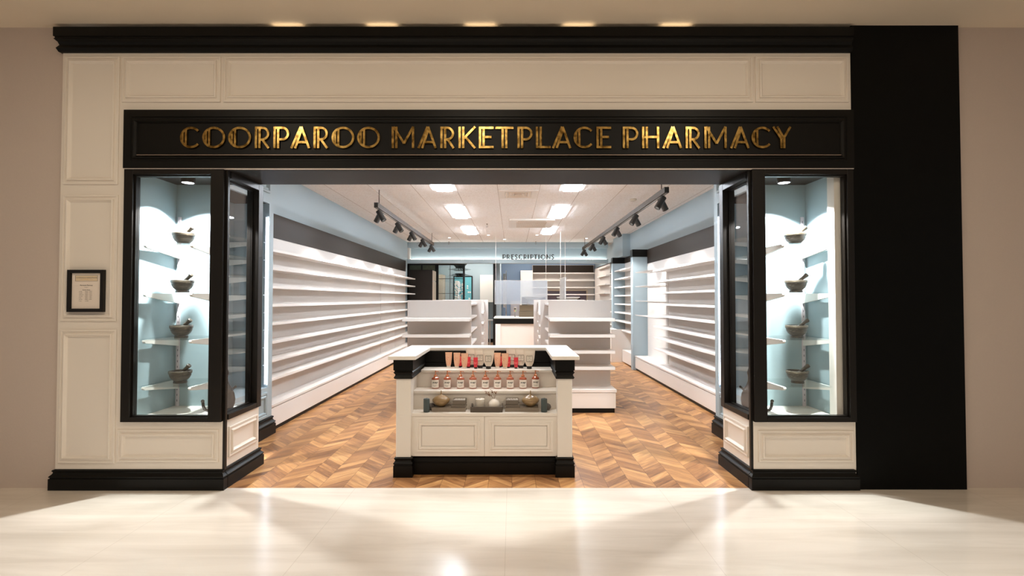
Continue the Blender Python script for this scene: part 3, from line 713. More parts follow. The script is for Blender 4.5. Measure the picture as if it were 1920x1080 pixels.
MB().sweep([(xl,5.03),(xl,4.250),(xl+.125,4.250),(xl+.125,4.325),(xr-.125,4.325),(xr-.125,4.250),(xr,4.250),(xr,5.03)], BP).build('plinth', BLACK, ct)
mb = MB(); pl = [(-1.018,4.125),(-.792,4.125),(-.792,4.862),(.327,4.862),(.327,4.125),(.554,4.125),(.554,5.09),(-1.018,5.09)]
mb.prism(pl, lambda u_, v_, w_: (u_, v_, w_), .9965, 1.0275); mb.build('worktop', mat('white stone worktop', (240,234,226), .3), ct, .003)

# --- goods on the counter
def copies(proto, spots, labels):
    for k, (p, l) in enumerate(zip(spots, labels)):
        o = proto if k == 0 else copy_tree(proto)
        o.location = p; o['label'] = l
        yield o
ORD = ('first','second','third','fourth','fifth','sixth','seventh','eighth','ninth')
AMBER = mat('amber soap', (166,84,58), .15, coat=.5); COPPER = mat('rose gold pump', (226,150,110), .25, metal=.7); LABELM = mat('white bottle label', (246,240,232), .5)
INKB = mat('black label ink', (40,34,32), .6)
def soap():
    r = thing('soap_bottle', (0,0,0), 'x', 'soap bottle', 'soap pump bottles on the middle step')
    MB().lathe([(.001,0),(.030,0),(.0345,.004),(.0345,.082),(.033,.090),(.027,.098),(.016,.103),(.014,.106)], 28, cap=False).build('bottle', AMBER, r)
    lb = MB(); n = 20; i0 = 0
    for q in range(n):
        a0 = R(200+140*q/n); a1 = R(200+140*(q+1)/n); rr = .0350
        lb.quad((rr*math.cos(a0), rr*math.sin(a0), .008), (rr*math.cos(a1), rr*math.sin(a1), .008), (rr*math.cos(a1), rr*math.sin(a1), .080), (rr*math.cos(a0), rr*math.sin(a0), .080), True)
    lo = lb.build('bottle_label', LABELM, r)
    o = text('soap', .0270, 0, 0, .050, INKB, r, name='label_text', shear=.45, thick=.0006)
    o.parent = lo
    for q in range(2): 
        o2 = text(('hand wash','natural')[q], .0085, 0, 0, .030-.009*q, INKB, r, name='label_text'); o2.parent = lo
        for v in o2.data.vertices:
            a = v.co.x/.0353; v.co.y = -.0353*math.cos(a); v.co.x = .0353*math.sin(a)
    for v in o.data.vertices:
        a = v.co.x/.0353; v.co.y = -.0353*math.cos(a); v.co.x = .0353*math.sin(a)
    pu = MB().lathe([(.0155,.103),(.0155,.120),(.012,.122),(.006,.122),(.006,.128),(.0048,.128),(.0048,.150),(.007,.151),(.007,.158),(.001,.159)], 18, cap=False).tube([(.0,0,.154),(.024,-.003,.153),(.030,-.004,.148)], .0028, 8)
    pu.build('pump', COPPER, r)
    return r
soap_px = (817,839.2,864,887,910.4,933,956.6,980.4,1004)
sp_ = [((p-960)/940*4.585, 4.585 if k < 8 else 4.61, .6845) for k, p in enumerate(soap_px)]
list(copies(soap(), sp_, ['amber soap pump bottle with white label, %s in the row counted from the left' % ORD[k] for k in range(9)]))

def tube(name, w, h, capr, caph, m, mcap, cat, grp, deco=None):
    r = thing(name, (0,0,0), 'x', cat, grp)
    n = 24; rings = []
    mb = MB(); lv = [(0, capr*1.06, capr*1.06), (.18, .5*(capr+w/2)*.98, capr*1.0), (.5, .40*w+capr*.2, capr*.82), (.85, .485*w, capr*.30), (.95, w/2, .0022), (1, w/2, .0022)]
    for f_, a, b in lv:
        z = caph+(h-caph)*f_
        rings.append([(a*math.cos(2*math.pi*q/n), b*math.sin(2*math.pi*q/n), z) for q in range(n)])
    i = 0
    for rg in rings: mb.v += rg
    for j in range(len(rings)-1):
        for q in range(n):
            q2 = (q+1) % n; mb.f.append((j*n+q, j*n+q2, (j+1)*n+q2, (j+1)*n+q)); mb.sm.append(True)
    mb.f.append(tuple((len(rings)-1)*n+q for q in range(n))); mb.sm.append(False)
    body = mb.build('tube_body', m, r)
    MB().lathe([(.001,0),(capr,0),(capr,caph-.002),(capr*.9,caph)], 22, cap=False).build('tube_cap', mcap, r)
    if deco: deco(body, r)
    return r
def blush():
    m = mat('peach tube', (236,182,150), .35); nt, L, N, M = nodes(m); b = nt.nodes['Principled BSDF']
    tc = N('ShaderNodeTexCoord'); n = N('ShaderNodeTexNoise'); n.inputs['Scale'].default_value = 22; n.inputs['Detail'].default_value = 5; n.inputs['Distortion'].default_value = 1.5
    L(tc.outputs['Object'], n.inputs['Vector']); cr = N('ShaderNodeValToRGB'); e = cr.color_ramp.elements
    e[0].position = .56; e[0].color = (*lin((240,190,158)),1); e[1].position = .66; e[1].color = (*lin((226,104,84)),1); L(n.outputs['Fac'], cr.inputs['Fac']); L(cr.outputs['Color'], b.inputs['Base Color']); return m
WCAP = mat('frosted white cap', (236,228,218), .3); BCAP = mat('black cap', (38,32,28), .35)
PE = tube('peach_tube', .066, .144, .019, .017, blush(), WCAP, 'cosmetic tube', 'peach tubes on the top step')
def T(px, py, z=.8435):
    y = (1.5-z)*940/(py-560); return ((px-960)/940*y, y, z)
pp = [(841.6,688.2),(857,689.3),(871.2,690.6),(932.8,689.3),(947,690.8)]
list(copies(PE, [T(*p) for p in pp], ['peach squeeze tube with coral splashes, standing outermost on the top step','peach squeeze tube with coral splashes, second in the notice-side cluster','peach squeeze tube with coral splashes, touching the first grey tubes','peach squeeze tube with coral splashes, rear one of the pillar-side pair','peach squeeze tube with coral splashes, front one of the pillar-side pair']))
def reddeco(body, r):
    o = text('lip', .016, 0, -.0165, .052, mat('pink print', (246,150,150), .5), r, name='printed_mark', shear=.2); o.parent = body
    o2 = text('balm', .008, 0, -.0168, .042, bpy.data.materials['pink print'], r, name='printed_mark'); o2.parent = body
RE = tube('red_tube', .042, .104, .0135, .013, mat('coral red tube', (226,62,76), .35), BCAP, 'cosmetic tube', 'red tubes on the top step')
rd = MB().box(-.009,.009,-.0185,-.0175,.046,.049).box(-.011,-.006,-.0187,-.0177,.050,.064).box(-.002,.002,-.0187,-.0177,.050,.058).box(.005,.010,-.0187,-.0177,.050,.062)
rd.build('printed_mark', mat('pink print', (246,150,150), .5), RE)
rp = [(863,688.2),(878.6,689.4),(892,690.6),(937.9,688.2),(953.4,689.4),(967.4,690.6)]
list(copies(RE, [T(*p) for p in rp], ['small coral red tube, %s of the left-hand trio on the top step' % s_ for s_ in ('rear one','middle one','front one')]+['small coral red tube, %s of the right-hand trio on the top step' % s_ for s_ in ('rear one','middle one','front one')]))
GREYT = mat('pale grey tube', (228,215,200), .35); LBG = mat('grey label', (234,224,210), .5)
GR = tube('grey_tube', .110, .182, .0235, .026, GREYT, BCAP, 'cosmetic tube', 'pale grey tubes on the top step')
lb = MB().ring(-.027,.027,.070,.125,[(0,.0),(0,.0015),(.0022,.0015),(.0022,.0)], lambda u, v, h: (u, -.0305+ (v-.07)*.16-h, v), False).build('label_border', INKB, GR)
lb = MB().ring(-.027,.027,.070,.125,[(0,0),(.001,.0004)], lambda u, v, h: (u, -.0305+(v-.07)*.16-h, v), True).build('tube_label', LBG, GR)
for q, (s_, sz, zz) in enumerate((('hand', .0125, .110), ('cream', .010, .098), ('and body', .009, .088), ('lotion', .007, .076))):
    o = text(s_, sz, 0, -.0322+(zz-.07)*.16, zz, INKB, GR, name='label_text')
gp = [(884.3,688.0),(900.5,689.4),(916,690.9),(959.6,688.0),(976.5,689.4),(992.4,690.9)]
list(copies(GR, [T(*p) for p in gp], ['large pale grey tube with framed label, %s of the notice-side trio' % s_ for s_ in ('rear one','middle one','front one')]+['large pale grey tube with framed label, %s of the pillar-side trio' % s_ for s_ in ('rear one','middle one','front one')]))

# lowest step
Z1 = .5265
CANDLE = mat('dark teal candle wax', (66,76,76), .55, noise=.15, nscale=30)
cd = thing('pillar_candle', (0,0,0), 'x', 'candle', 'dark pillar candles')
MB().lathe([(.001,0),(.026,0),(.0265,.002),(.0265,.110),(.024,.113),(.008,.111),(.001,.110)], 26, cap=False).build('wax', CANDLE, cd)
MB().cyl((0,0,.110),(.002,0,.121), .0012, seg=6).build('wick', BCAP, cd)
list(copies(cd, [(-.735,4.335,Z1),(.276,4.335,Z1)], ['dark teal pillar candle at the end of the lowest step, beside the coral-tube side peach end vase','dark teal pillar candle at the opposite end of the lowest step, nearer the white pier']))
cd['label'] = 'dark teal pillar candle on the lowest step, leftmost item'
for o in [o for o in COL.objects if o.name.startswith('pillar_candle') and o.parent is None and o is not cd]: o['label'] = 'dark teal pillar candle on the lowest step, rightmost item'
ROCK = mat('dark grey pebble', (92,86,80), .6, noise=.2, nscale=20)
pb = MB().lathe([(.001,0),(.022,.003),(.034,.016),(.037,.030),(.030,.048),(.014,.058),(.001,.060)], 20, cap=False).build('round_pebble', ROCK)
tag(pb, 'dark round stone half hidden behind the leftmost pillar candle', 'stone', 'round stones behind candles'); pb.location = (-.704,4.405,Z1)
p2 = pb.copy(); COL.objects.link(p2); p2.location = (.305,4.405,Z1); p2['label'] = 'dark round stone half hidden behind the rightmost pillar candle'
TAN = mat('bronze glazed ceramic', (138,112,76), .28)
gv = thing('gourd_vase', (0,0,0), 'x', 'vase', 'bronze gourd vases')
MB().lathe([(.001,0),(.028,0),(.034,.004),(.058,.026),(.073,.042),(.077,.054),(.074,.064),(.056,.080),(.032,.091),(.014,.098),(.006,.106),(.004,.120),(.0045,.134),(.003,.136),(.001,.130)], 36, cap=False).build('vase_body', TAN, gv)
BKP = mat('grey book cover', (132,120,106), .5); PAGES = mat('book pages', (206,196,180), .7, noise=.1, nscale=120); BOXG = mat('taupe box', (108,98,86), .5)
def books(sgn, lab):
    x0, x1 = (-.692, -.400) if sgn < 0 else (-.062, .228)
    xm = (x0+x1)/2
    b = thing('large_book', (xm, 4.42, Z1), 'wide grey book lying flat under the %s vase on the lowest step' % lab, 'book', 'books on the lowest step')
    MB().box(x0, x1, 4.338, 4.52, Z1, Z1+.004).box(x0, x1, 4.338, 4.52, Z1+.030, Z1+.034).box(x0, x1, 4.336, 4.341, Z1, Z1+.034).build('cover', BKP, b)
    MB().box(x0+.004, x1-.004, 4.342, 4.514, Z1+.0041, Z1+.0299).build('pages', PAGES, b)
    z = Z1+.0345
    a, c = (-.526, -.402) if sgn < 0 else (-.056, .066)
    b = thing('small_book', ((a+c)/2, 4.42, z), 'small taupe book between the wide book and the lettered box on the %s side' % lab, 'book', 'books on the lowest step')
    MB().box(a, c, 4.345, 4.47, z, z+.003).box(a, c, 4.345, 4.47, z+.020, z+.023).box(a, c, 4.3435, 4.347, z, z+.023).build('cover', BOXG, b)
    MB().box(a+.003, c-.003, 4.348, 4.466, z+.0031, z+.0199).build('pages', PAGES, b)
    z += .0235
    a2, c2 = (a+.012, c-.002) if sgn < 0 else (a+.002, c-.010)
    b = thing('lettered_box', ((a2+c2)/2, 4.41, z), 'taupe box with white letters on its lid, topmost of the stack on the %s side' % lab, 'box', 'lettered boxes')
    MB().box(a2, c2, 4.350, 4.462, z, z+.030).build('box_body', BOXG, b, .001)
    MB().box(a2-.001, c2+.001, 4.349, 4.463, z+.0301, z+.038).build('lid', BOXG, b, .001)
    m = MB()
    for q in range(8):
        xx = a2+.014+q*.0115; sk = .004
        m.prism([(xx,4.372),(xx+.0035,4.372),(xx+.0035+sk,4.432),(xx+sk,4.432)], lambda u_, v_, w_: (u_, v_, w_), z+.0381, z+.0386)
        if q % 2: m.prism([(xx,4.372),(xx+.009,4.372),(xx+.009,4.378),(xx,4.378)], lambda u_, v_, w_: (u_, v_, w_), z+.0381, z+.0386)
        else: m.prism([(xx+sk,4.424),(xx+.009+sk,4.424),(xx+.009+sk,4.432),(xx+sk,4.432)], lambda u_, v_, w_: (u_, v_, w_), z+.0381, z+.0386)
    m.build('printed_letters', LABELM, b)
books(-1, 'left'); books(1, 'right')
list(copies(gv, [(-.619,4.40,Z1+.0345),(.161,4.40,Z1+.0345)], ['bronze gourd-shaped vase with thin neck, standing on the left wide book','bronze gourd-shaped vase with thin neck, standing on the right wide book']))
TRAY = mat('dark taupe tray', (86,76,66), .45)
ty = thing('serving_tray', (-.220, 4.41, Z1), 'dark taupe rectangular tray in the middle of the lowest step', 'tray')
tx0, tx1 = -.357, -.082
MB().box(tx0, tx1, 4.315, 4.50, Z1, Z1+.006).build('tray_base', TRAY, ty)
MB().box(tx0, tx1, 4.315, 4.323, Z1+.0061, Z1+.046).box(tx0, tx1, 4.492, 4.50, Z1+.0061, Z1+.046).box(tx0, tx0+.008, 4.3231, 4.4919, Z1+.0061, Z1+.046).box(tx1-.008, tx1, 4.3231, 4.4919, Z1+.0061, Z1+.046).build('tray_rim', TRAY, ty)
jc = thing('jar_candle', (-.279, 4.39, Z1+.0065), 'white candle in a clear glass jar standing in the tray', 'candle')
MB().lathe([(.001,0),(.040,0),(.042,.003),(.042,.112),(.0405,.112),(.0405,.004),(.001,.004)], 28, (-.279,4.39,Z1+.0065), cap=False).build('glass_jar', glass('jar glass', (.99,.99,.99), refl=.5), jc)
MB().lathe([(.001,0),(.0395,0),(.0395,.088),(.034,.090),(.001,.088)], 28, (-.279,4.39,Z1+.0112), cap=False).build('wax', mat('ivory wax', (222,214,200), .5), jc)
MB().cyl((-.279,4.39,Z1+.098),(-.279,4.39,Z1+.108), .0015, seg=6).build('wick', BCAP, jc)
bv = thing('bud_vase', (-.155, 4.39, Z1+.0065), 'round white bud vase with dried flower sprigs standing in the tray', 'vase')
MB().lathe([(.001,0),(.024,0),(.040,.012),(.0485,.034),(.049,.050),(.042,.070),(.026,.086),(.014,.092),(.012,.096),(.010,.094)], 30, (-.155,4.39,Z1+.0065), cap=False).build('vase_body', mat('white ceramic', (228,220,208), .25), bv)
SPR = mat('dried flower brown', (120,76,44), .8)
sp1 = MB(); rnd = random.Random(4)
base = Vector((-.155,4.39,Z1+.09))
for (dx, dz, ln) in ((-.075,.070,1),(-.055,.050,1),(-.02,.085,1),(.008,.075,1)):
    tip = base+Vector((dx, rnd.uniform(-.01,.01), dz)); mid = base.lerp(tip,.5)+Vector((.008,0,.006))
    sp1.tube([tuple(base), tuple(mid), tuple(tip)], .0012, 6)
    for q in range(9):
        c = tip.lerp(mid, rnd.random()*.7)+Vector((rnd.uniform(-.012,.012), rnd.uniform(-.008,.008), rnd.uniform(-.008,.010)))
        sp1.lathe([(.001,-.004),(.004,0),(.001,.004)], 7, tuple(c), cap=False)
sp1.build('dried_flower_sprig', SPR, bv)

# ------------------------------------------------------------------ prescriptions counter and its equipment
pc = thing('prescriptions_counter', (.9, 13.1, 0), 'long white prescriptions counter with black band under its white top, at the back', 'counter')
MB().box(-.46, 2.30, 12.68, 13.6, .998, 1.03).build('worktop', SHELF, pc, .003)
MB().box(-.43, 2.28, 12.72, 13.5, .862, .997).build('frieze', BLACK, pc)
MB().box(-.42, -.29, 12.725, 13.5, 0, .861).build('corner_post', WHITE, pc)
MB().box(-.29, 2.27, 12.76, 13.5, .12, .861).build('front_panel', mat('glossy white panel', (234,222,210), .12, coat=.5), pc)
MB().box(-.40, 2.27, 12.80, 13.5, 0, .119).build('plinth', BLACK, pc)
def screen(x0, x1, y0, y1, z0, z1, lab, top):
    t = thing('hanging_screen', ((x0+x1)/2, (y0+y1)/2, z0), lab, 'protective screen', 'hanging counter screens')
    MB().box(x0-.003, x1+.003, y0-.003, y1+.003, z0, z1).build('pane', SCREEN, t)
    e = MB()
    if x1-x0 > .1: e.box(x0-.006, x0-.0031, y0-.005, y0+.005, z0, z1).box(x1+.0031, x1+.006, y0-.005, y0+.005, z0, z1).box(x0-.006, x1+.006, y0-.005, y0+.005, z1, z1+.005).box(x0-.006, x1+.006, y0-.005, y0+.005, z0-.005, z0)
    else: e.box(x0-.006, x0+.006, y0-.006, y0-.0031, z0, z1).box(x0-.006, x0+.006, y1+.0031, y1+.006, z0, z1).box(x0-.006, x0+.006, y0, y1, z1, z1+.005)
    e.build('pane_edge', WIRE, t)
    for (x, y) in ((x0+.02 if x1-x0 > .1 else x0, y0+.002), (x1-.03 if x1-x0 > .1 else x1, y1-.002)):
        MB().cyl((x,y,z1+.005),(x,y,3.08), .0035, seg=8).build('suspension_wire', WIRE, t)
screen(-.432, .89, 12.69, 12.69, 1.365, 1.96, 'wide frosted clear screen hanging by wires above the card terminal', 3.08)
screen(1.13, 1.145, 10.65, 11.8, 1.485, 1.96, 'narrow frosted screen seen edge-on, hanging over the second pillar-side gondola', 3.08)
tm = thing('card_terminal', (.077, 12.85, 1.03), 'small card payment terminal on a thin stand on the prescriptions counter', 'card terminal')
MB().cyl((.077,12.87,1.031),(.077,12.87,1.17), .012, seg=12).lathe([(.04,0),(.04,.008)],18,(.077,12.87,1.0305)).build('stand', GREYMET, tm)
MB().prism([(12.82,1.165),(12.84,1.27),(12.87,1.275),(12.87,1.16)], lambda u_, v_, w_: (w_, u_, v_), .045, .110).build('terminal_body', mat('beige terminal', (188,170,140), .5), tm)
MB().prism([(12.8265,1.215),(12.8355,1.26),(12.8345,1.262),(12.8255,1.217)], lambda u_, v_, w_: (w_, u_, v_), .055, .100).build('terminal_display', BCAP, tm)
MB().prism([(12.8195,1.185),(12.8225,1.20),(12.8215,1.201),(12.8185,1.186)], lambda u_, v_, w_: (w_, u_, v_), .052, .075).build('red_key', mat('red key', (230,80,80), .5), tm)
MB().prism([(12.8195,1.185),(12.8225,1.20),(12.8215,1.201),(12.8185,1.186)], lambda u_, v_, w_: (w_, u_, v_), .080, .103).build('green_key', mat('green key', (90,210,110), .5), tm)
BRN = mat('olive brown cabinet', (104,88,66), .4)
dr = thing('drawer_cabinet', (.46, 13.1, 1.03), 'olive brown two-tier drawer cabinet standing on the prescriptions counter', 'cabinet')
MB().box(.185, .80, 12.92, 13.4, 1.031, 1.175).build('lower_drawer', BRN, dr, .004); MB().box(.20, .79, 12.93, 13.4, 1.180, 1.333).build('upper_drawer', BRN, dr, .004)
def hood(xc_, y, z, w, h, lab):
    t = thing('hooded_monitor', (xc_, y, z), lab, 'monitor', 'hooded monitors')
    yb = y+.42; s = .5
    P_ = lambda a, yy, zz: (xc_+a*w/2, yy, zz)
    f1 = MB(); f1.quad(P_(-1,y,z),P_(-s,yb,z),P_(-s,yb,z+h*.72),P_(-1,y,z+h)); f1.quad(P_(-1.03,y,z),P_(-s-.04,yb+.01,z),P_(-s-.04,yb+.01,z+h*.72),P_(-1.03,y,z+h)); f1.quad(P_(-1.03,y,z),P_(-1,y,z),P_(-1,y,z+h),P_(-1.03,y,z+h)); f1.build('side_wing', BCAP, t)
    f1 = MB(); f1.quad(P_(1,y,z),P_(s,yb,z),P_(s,yb,z+h*.72),P_(1,y,z+h)); f1.quad(P_(1.03,y,z),P_(s+.04,yb+.01,z),P_(s+.04,yb+.01,z+h*.72),P_(1.03,y,z+h)); f1.quad(P_(1.03,y,z),P_(1,y,z),P_(1,y,z+h),P_(1.03,y,z+h)); f1.build('side_wing', BCAP, t)
    MB().prism([(y,z+h),(yb,z+h*.72),(yb,z+h*.72+.015),(y,z+h+.015)], lambda u_, v_, w_: (xc_+w_*(1 if u_ == y else s)*w/2, u_, v_), -1, 1).build('hood_top', SHELF, t)
    MB().box(xc_-s*w/2, xc_+s*w/2, yb, yb+.03, z, z+h*.72).build('screen_back', SHELF, t)
    MB().box(xc_-.04, xc_+.04, yb-.04, yb-.001, z, z+.07).build('bracket', WHITE, t)
hood(.56, 12.98, 1.334, .60, .215, 'white hooded monitor with dark side wings on top of the drawer cabinet')
hood(1.46, 13.0, 1.031, .60, .50, 'white hooded monitor with dark side wings just behind the edge-on screen')

# dispensary wall
su = thing('dispensary_shelving', (1.77, 17.2, 0), 'cream dispensary wall shelving with dark band, seen under the bulkhead', 'shelving')
MB().box(.70, 1.215, 17.30, 17.39, 0, 2.66).box(2.57, 2.84, 17.30, 17.39, 0, 2.66).box(1.215, 2.57, 17.30, 17.39, 1.77, 2.66).box(1.215, 2.57, 17.30, 17.39, 0, 1.1).build('back_panel', BACKP, su)
MB().box(.72, 2.80, 17.22, 17.299, 2.40, 2.645).build('fascia', FASC, su)
for z in (2.385, 2.14, 1.90, 1.66, 1.40): MB().box(.71, 2.83, 17.0, 17.299, z-.04, z).build('shelf', SHELF, su)
wn = S('window_1', MB().box(1.215, 2.57, 17.385, 17.395, 1.1, 1.77), mat('dim hatch', (120,108,118), .5))
hf = S('trim_16', MB().box(1.18, 1.215, 17.27, 17.30, 1.08, 1.80).box(2.57, 2.605, 17.27, 17.30, 1.08, 1.80).box(1.215, 2.57, 17.27, 17.30, 1.77, 1.80), mat('cream trim', (224,208,180), .5))
for z in (1.70, 1.64): S('trim_17', MB().box(1.22, 2.565, 17.36, 17.384, z-.012, z), mat('grey rail', (150,138,146), .5))
t = tag(MB().box(.29, .70, 16.9, 17.39, 1.2, 2.45).build('wall_cupboard', WHITE), 'pale wall cupboard between the steel blue wall and the dispensary shelving', 'cupboard')
t = thing('tall_cabinet', (2.92-.14, 15.6, 0), 'white tall side shelving behind the prescriptions counter, beside the last pier', 'shelving')
MB().box(2.80, 2.874, 14.3, 16.95, 0, 2.5).build('back_panel', BACKP, t); MB().box(2.86, 2.8745, 14.28, 16.95, 2.28, 2.55).build('fascia', FASC, t)
for k in range(5):
    z = 2.44-.255*k; MB().prism([(2.799,14.35),(2.799,16.0),(2.72-.02*k,15.9),(2.72-.02*k,14.4)], lambda u_, v_, w_: (u_, v_, w_), z-.03, z).build('shelf', SHELF, t)
dv = thing('roller_door', (.35, 17.3, 0), 'pale grey ribbed door under the hanging screen, behind the counter', 'door')
m = MB().box(-.05, .60, 17.34, 17.39, 0, 1.42)
for q in range(12): m.box(-.04, .59, 17.33, 17.34, .06+q*.11, .155+q*.11)
m.build('door_panel', mat('pale grey door', (196,194,198), .4), dv)
t = tag(MB().box(-.30, -.22, 16.9, 17.0, 1.2, 2.35).box(-.215, -.18, 16.9, 17.0, 0, 2.45).build('wall_rail', CHROME), 'thin chrome and black rail column at the edge of the blue dispensary wall', 'rail')

# ------------------------------------------------------------------ glazed doors and consultation room
YG = 15.0
gd = thing('glazed_door_screen', (-1.8, YG, 0), 'black framed sliding glass door screen under the bulkhead', 'door screen')
g = MB().box(-3.13, -3.07, YG-.03, YG+.03, 0, 2.60).box(-3.07, -1.41, YG-.03, YG+.03, 2.50, 2.60)
g.box(-2.30, -2.20, YG-.03, YG+.03, 0, 2.50).box(-1.47, -1.41, YG-.03, YG+.03, 0, 2.50).box(-3.07, -2.30, YG-.03, YG+.03, 2.26, 2.32).box(-2.72, -2.68, YG-.02, YG+.02, 2.32, 2.50)
g.build('door_frame', BLACKF, gd)
MB().box(-.565, -.475, YG-.04, YG+.05, 0, 2.62).build('door_post', BLACKF, gd)
MB().box(-1.41, -.565, YG-.03, YG+.03, 2.56, 2.62).build('head_track', BLACKF, gd)
MB().box(-1.86, -1.845, YG-.008, YG+.008, 0, 2.499).box(-2.199, -1.86, YG-.008, YG+.008, 2.088, 2.103).box(-1.845, -1.471, YG-.008, YG+.008, 2.088, 2.103).box(-2.199, -1.86, YG-.008, YG+.008, 1.65, 1.662).box(-1.845, -1.471, YG-.008, YG+.008, 1.65, 1.662).build('glazing_bars', BLACKF, gd)
MB().box(-2.199, -1.471, YG+.009, YG+.013, .02, 2.499).build('pane', GLASSD, gd)
MB().box(-3.069, -2.301, YG+.009, YG+.013, 2.321, 2.499).build('transom_pane', mat('frosted dark transom', (110,114,92), .2, noise=.35, nscale=14), gd)
bc = thing('tall_black_cabinet', (-2.59, 14.4, 0), 'tall cabinet with black side panel and cream front beside the glass doors', 'cabinet')
MB().box(-2.918, -2.262, 14.235, 14.262, 0, 2.32).build('side_panel', mat('near black panel', (32,26,21), .5, spec=.2), bc)
MB().box(-2.918, -2.27, 14.2625, 14.9, 0, 2.31).build('carcass', WHITE, bc)
MB().box(-2.2695, -2.255, 14.27, 14.88, 2.02, 2.30).build('door', mat('cream door', (222,206,184), .5), bc)
MB().box(-2.2695, -2.255, 14.27, 14.88, 1.0, 1.99).build('door', bpy.data.materials['cream door'], bc)
aw = thing('framed_artwork', (-1.69, 17.2, 1.0), 'black framed turquoise artwork dotted with small white rounds', 'artwork')
MB().ring(-2.02, -1.36, .95, 2.285, [(0,0),(0,.04),(.035,.04),(.035,.02)], fy(17.29), False).build('frame', BLACKF, aw)
MB().box(-1.985, -1.395, 17.265, 17.285, .985, 2.25).build('canvas', mat('turquoise canvas', (100,172,182), .5), aw)
pm = MB(); rnd = random.Random(11)
def puff(x, z, r): pm.lathe([(.001,-.014),(r*.6,-.012),(r,-.004),(r,.004),(r*.6,.012),(.001,.014)], 10, (x,17.255,z), Matrix.Rotation(R(90),3,'X'), cap=False)
for q in range(150):
    x = -1.97+abs(rnd.gauss(0,.13)); z = rnd.uniform(1.0,2.1)
    if x < -1.56: puff(x, z, rnd.uniform(.018,.034))
for x, z in ((-1.50,1.72),(-1.44,1.72),(-1.47,1.50),(-1.53,1.93),(-1.53,1.86)): puff(x, z, .028)
pm.build('white_dot_pattern', mat('white rounds', (236,228,220), .6), aw)
ch = thing('pendant_lamp', (-1.62, 15.8, 2.2), 'black tiered pendant lamp with flared spiky rims hanging before the turquoise artwork', 'pendant lamp')
c_ = (-1.66,15.9,0)
MB().cyl((-1.66,15.9,2.62),(-1.66,15.9,3.08), .008, seg=8).build('cord', BLACKF, ch)
MB().lathe([(.20,2.62),(.24,2.60),(.15,2.52),(.12,2.46)], 24, c_).lathe([(.13,2.30),(.13,2.18)], 24, c_).build('lamp_body', BLACKF, ch)
for zc in (2.42, 2.25):
    t_ = MB(); n = 20
    for q in range(n):
        a = 2*math.pi*q/n
        r0, r1 = .12, .36; da = .10
        sgn = 1 if zc > 2.3 else -1
        A = (c_[0]+r0*math.cos(a-da*1.6), c_[1]+r0*math.sin(a-da*1.6), zc+.05); B = (c_[0]+r0*math.cos(a+da*1.6), c_[1]+r0*math.sin(a+da*1.6), zc+.05)
        Cc = (c_[0]+r1*math.cos(a+.04), c_[1]+r1*math.sin(a+.04), zc+.012*sgn); Dd = (c_[0]+r1*math.cos(a-.04), c_[1]+r1*math.sin(a-.04), zc+.012*sgn)
        t_.quad(A, B, Cc, Dd)
        t_.quad((A[0],A[1],zc-.04), (B[0],B[1],zc-.04), (Cc[0],Cc[1],Cc[2]-.006), (Dd[0],Dd[1],Dd[2]-.006))
    t_.build('shade_rim', BLACKF, ch)
wc = tag(MB().box(-1.08, -.555, 16.92, 17.29, 1.38, 2.30).build('hanging_cupboard', WHITE, None, .004), 'white wall cupboard hanging over the round table in the consultation room', 'cupboard')
tag(MB().box(-2.55, -2.30, 16.6, 17.29, 0, 2.30).build('tall_locker', mat('beige locker', (208,190,170), .5)), 'tall beige locker seen through the gridded glass door', 'locker')
rt = thing('round_table', (-.80, 15.9, 0), 'small round white pedestal table in the consultation room', 'table')
MB().lathe([(.001,.80),(.30,.80),(.31,.812),(.31,.828),(.30,.835),(.001,.835)], 30, (-.86,15.9,0), cap=False).build('tabletop', SHELF, rt)
MB().cyl((-.70,15.9,.02),(-.70,15.9,.80), .018, seg=12).build('leg', WIRE, rt); MB().lathe([(.001,0),(.06,0),(.06,.02),(.02,.03)], 16, (-.70,15.9,0), cap=False).build('foot', CHROME, rt)
S('baseboard_rear', MB().box(-3.1, -.55, 17.27, 17.299, 0, .12), BLACK)

# ------------------------------------------------------------------ ceiling fittings
for k, (x, y, e) in enumerate(((-1.9, 16.2, 34), (-.95, 16.3, 26), (.3, 15.6, 40), (1.7, 15.6, 46))):  # unseen glowing panels added to brighten the rear rooms
    tag(MB().box(x-.28, x+.28, y-.28, y+.28, 3.070, 3.0799).build('rear_fill_light', emis('rear fill %d' % k, (255,248,240), e)), 'square added fill light, out of view over the %s' % ('consultation room near the artwork','consultation room near the cupboard','dispensary near the ribbed door','dispensary in front of its shelving')[k], 'ceiling light', 'added rear fill lights')
lights = []
def ceiling_lights():
    k = 0
    for row, y in enumerate((6.05, 8.50, 10.95)):
        for (x0, x1, sd) in ((-1.085, -.865, 'left'), (.745, .960, 'right')):
            t = thing('ceiling_light', ((x0+x1)/2, y+.6, 3.07), 'bright rectangular recessed ceiling light, %s one of the %s row' % (('nearest','middle','furthest')[row], sd), 'ceiling light', 'recessed ceiling light panels')
            MB().ring(x0-.07, x1+.07, y-.02, y+1.22, [(0,0),(0,.006),(.068,.004),(.07,.0)], lambda u, v, h: (u, v, 3.0795-h), False).build('frame', WHITE, t)
            MB().box(x0, x1, y, y+1.2, 3.055, 3.0795).build('diffuser', PANEL_L, t)
ceiling_lights()
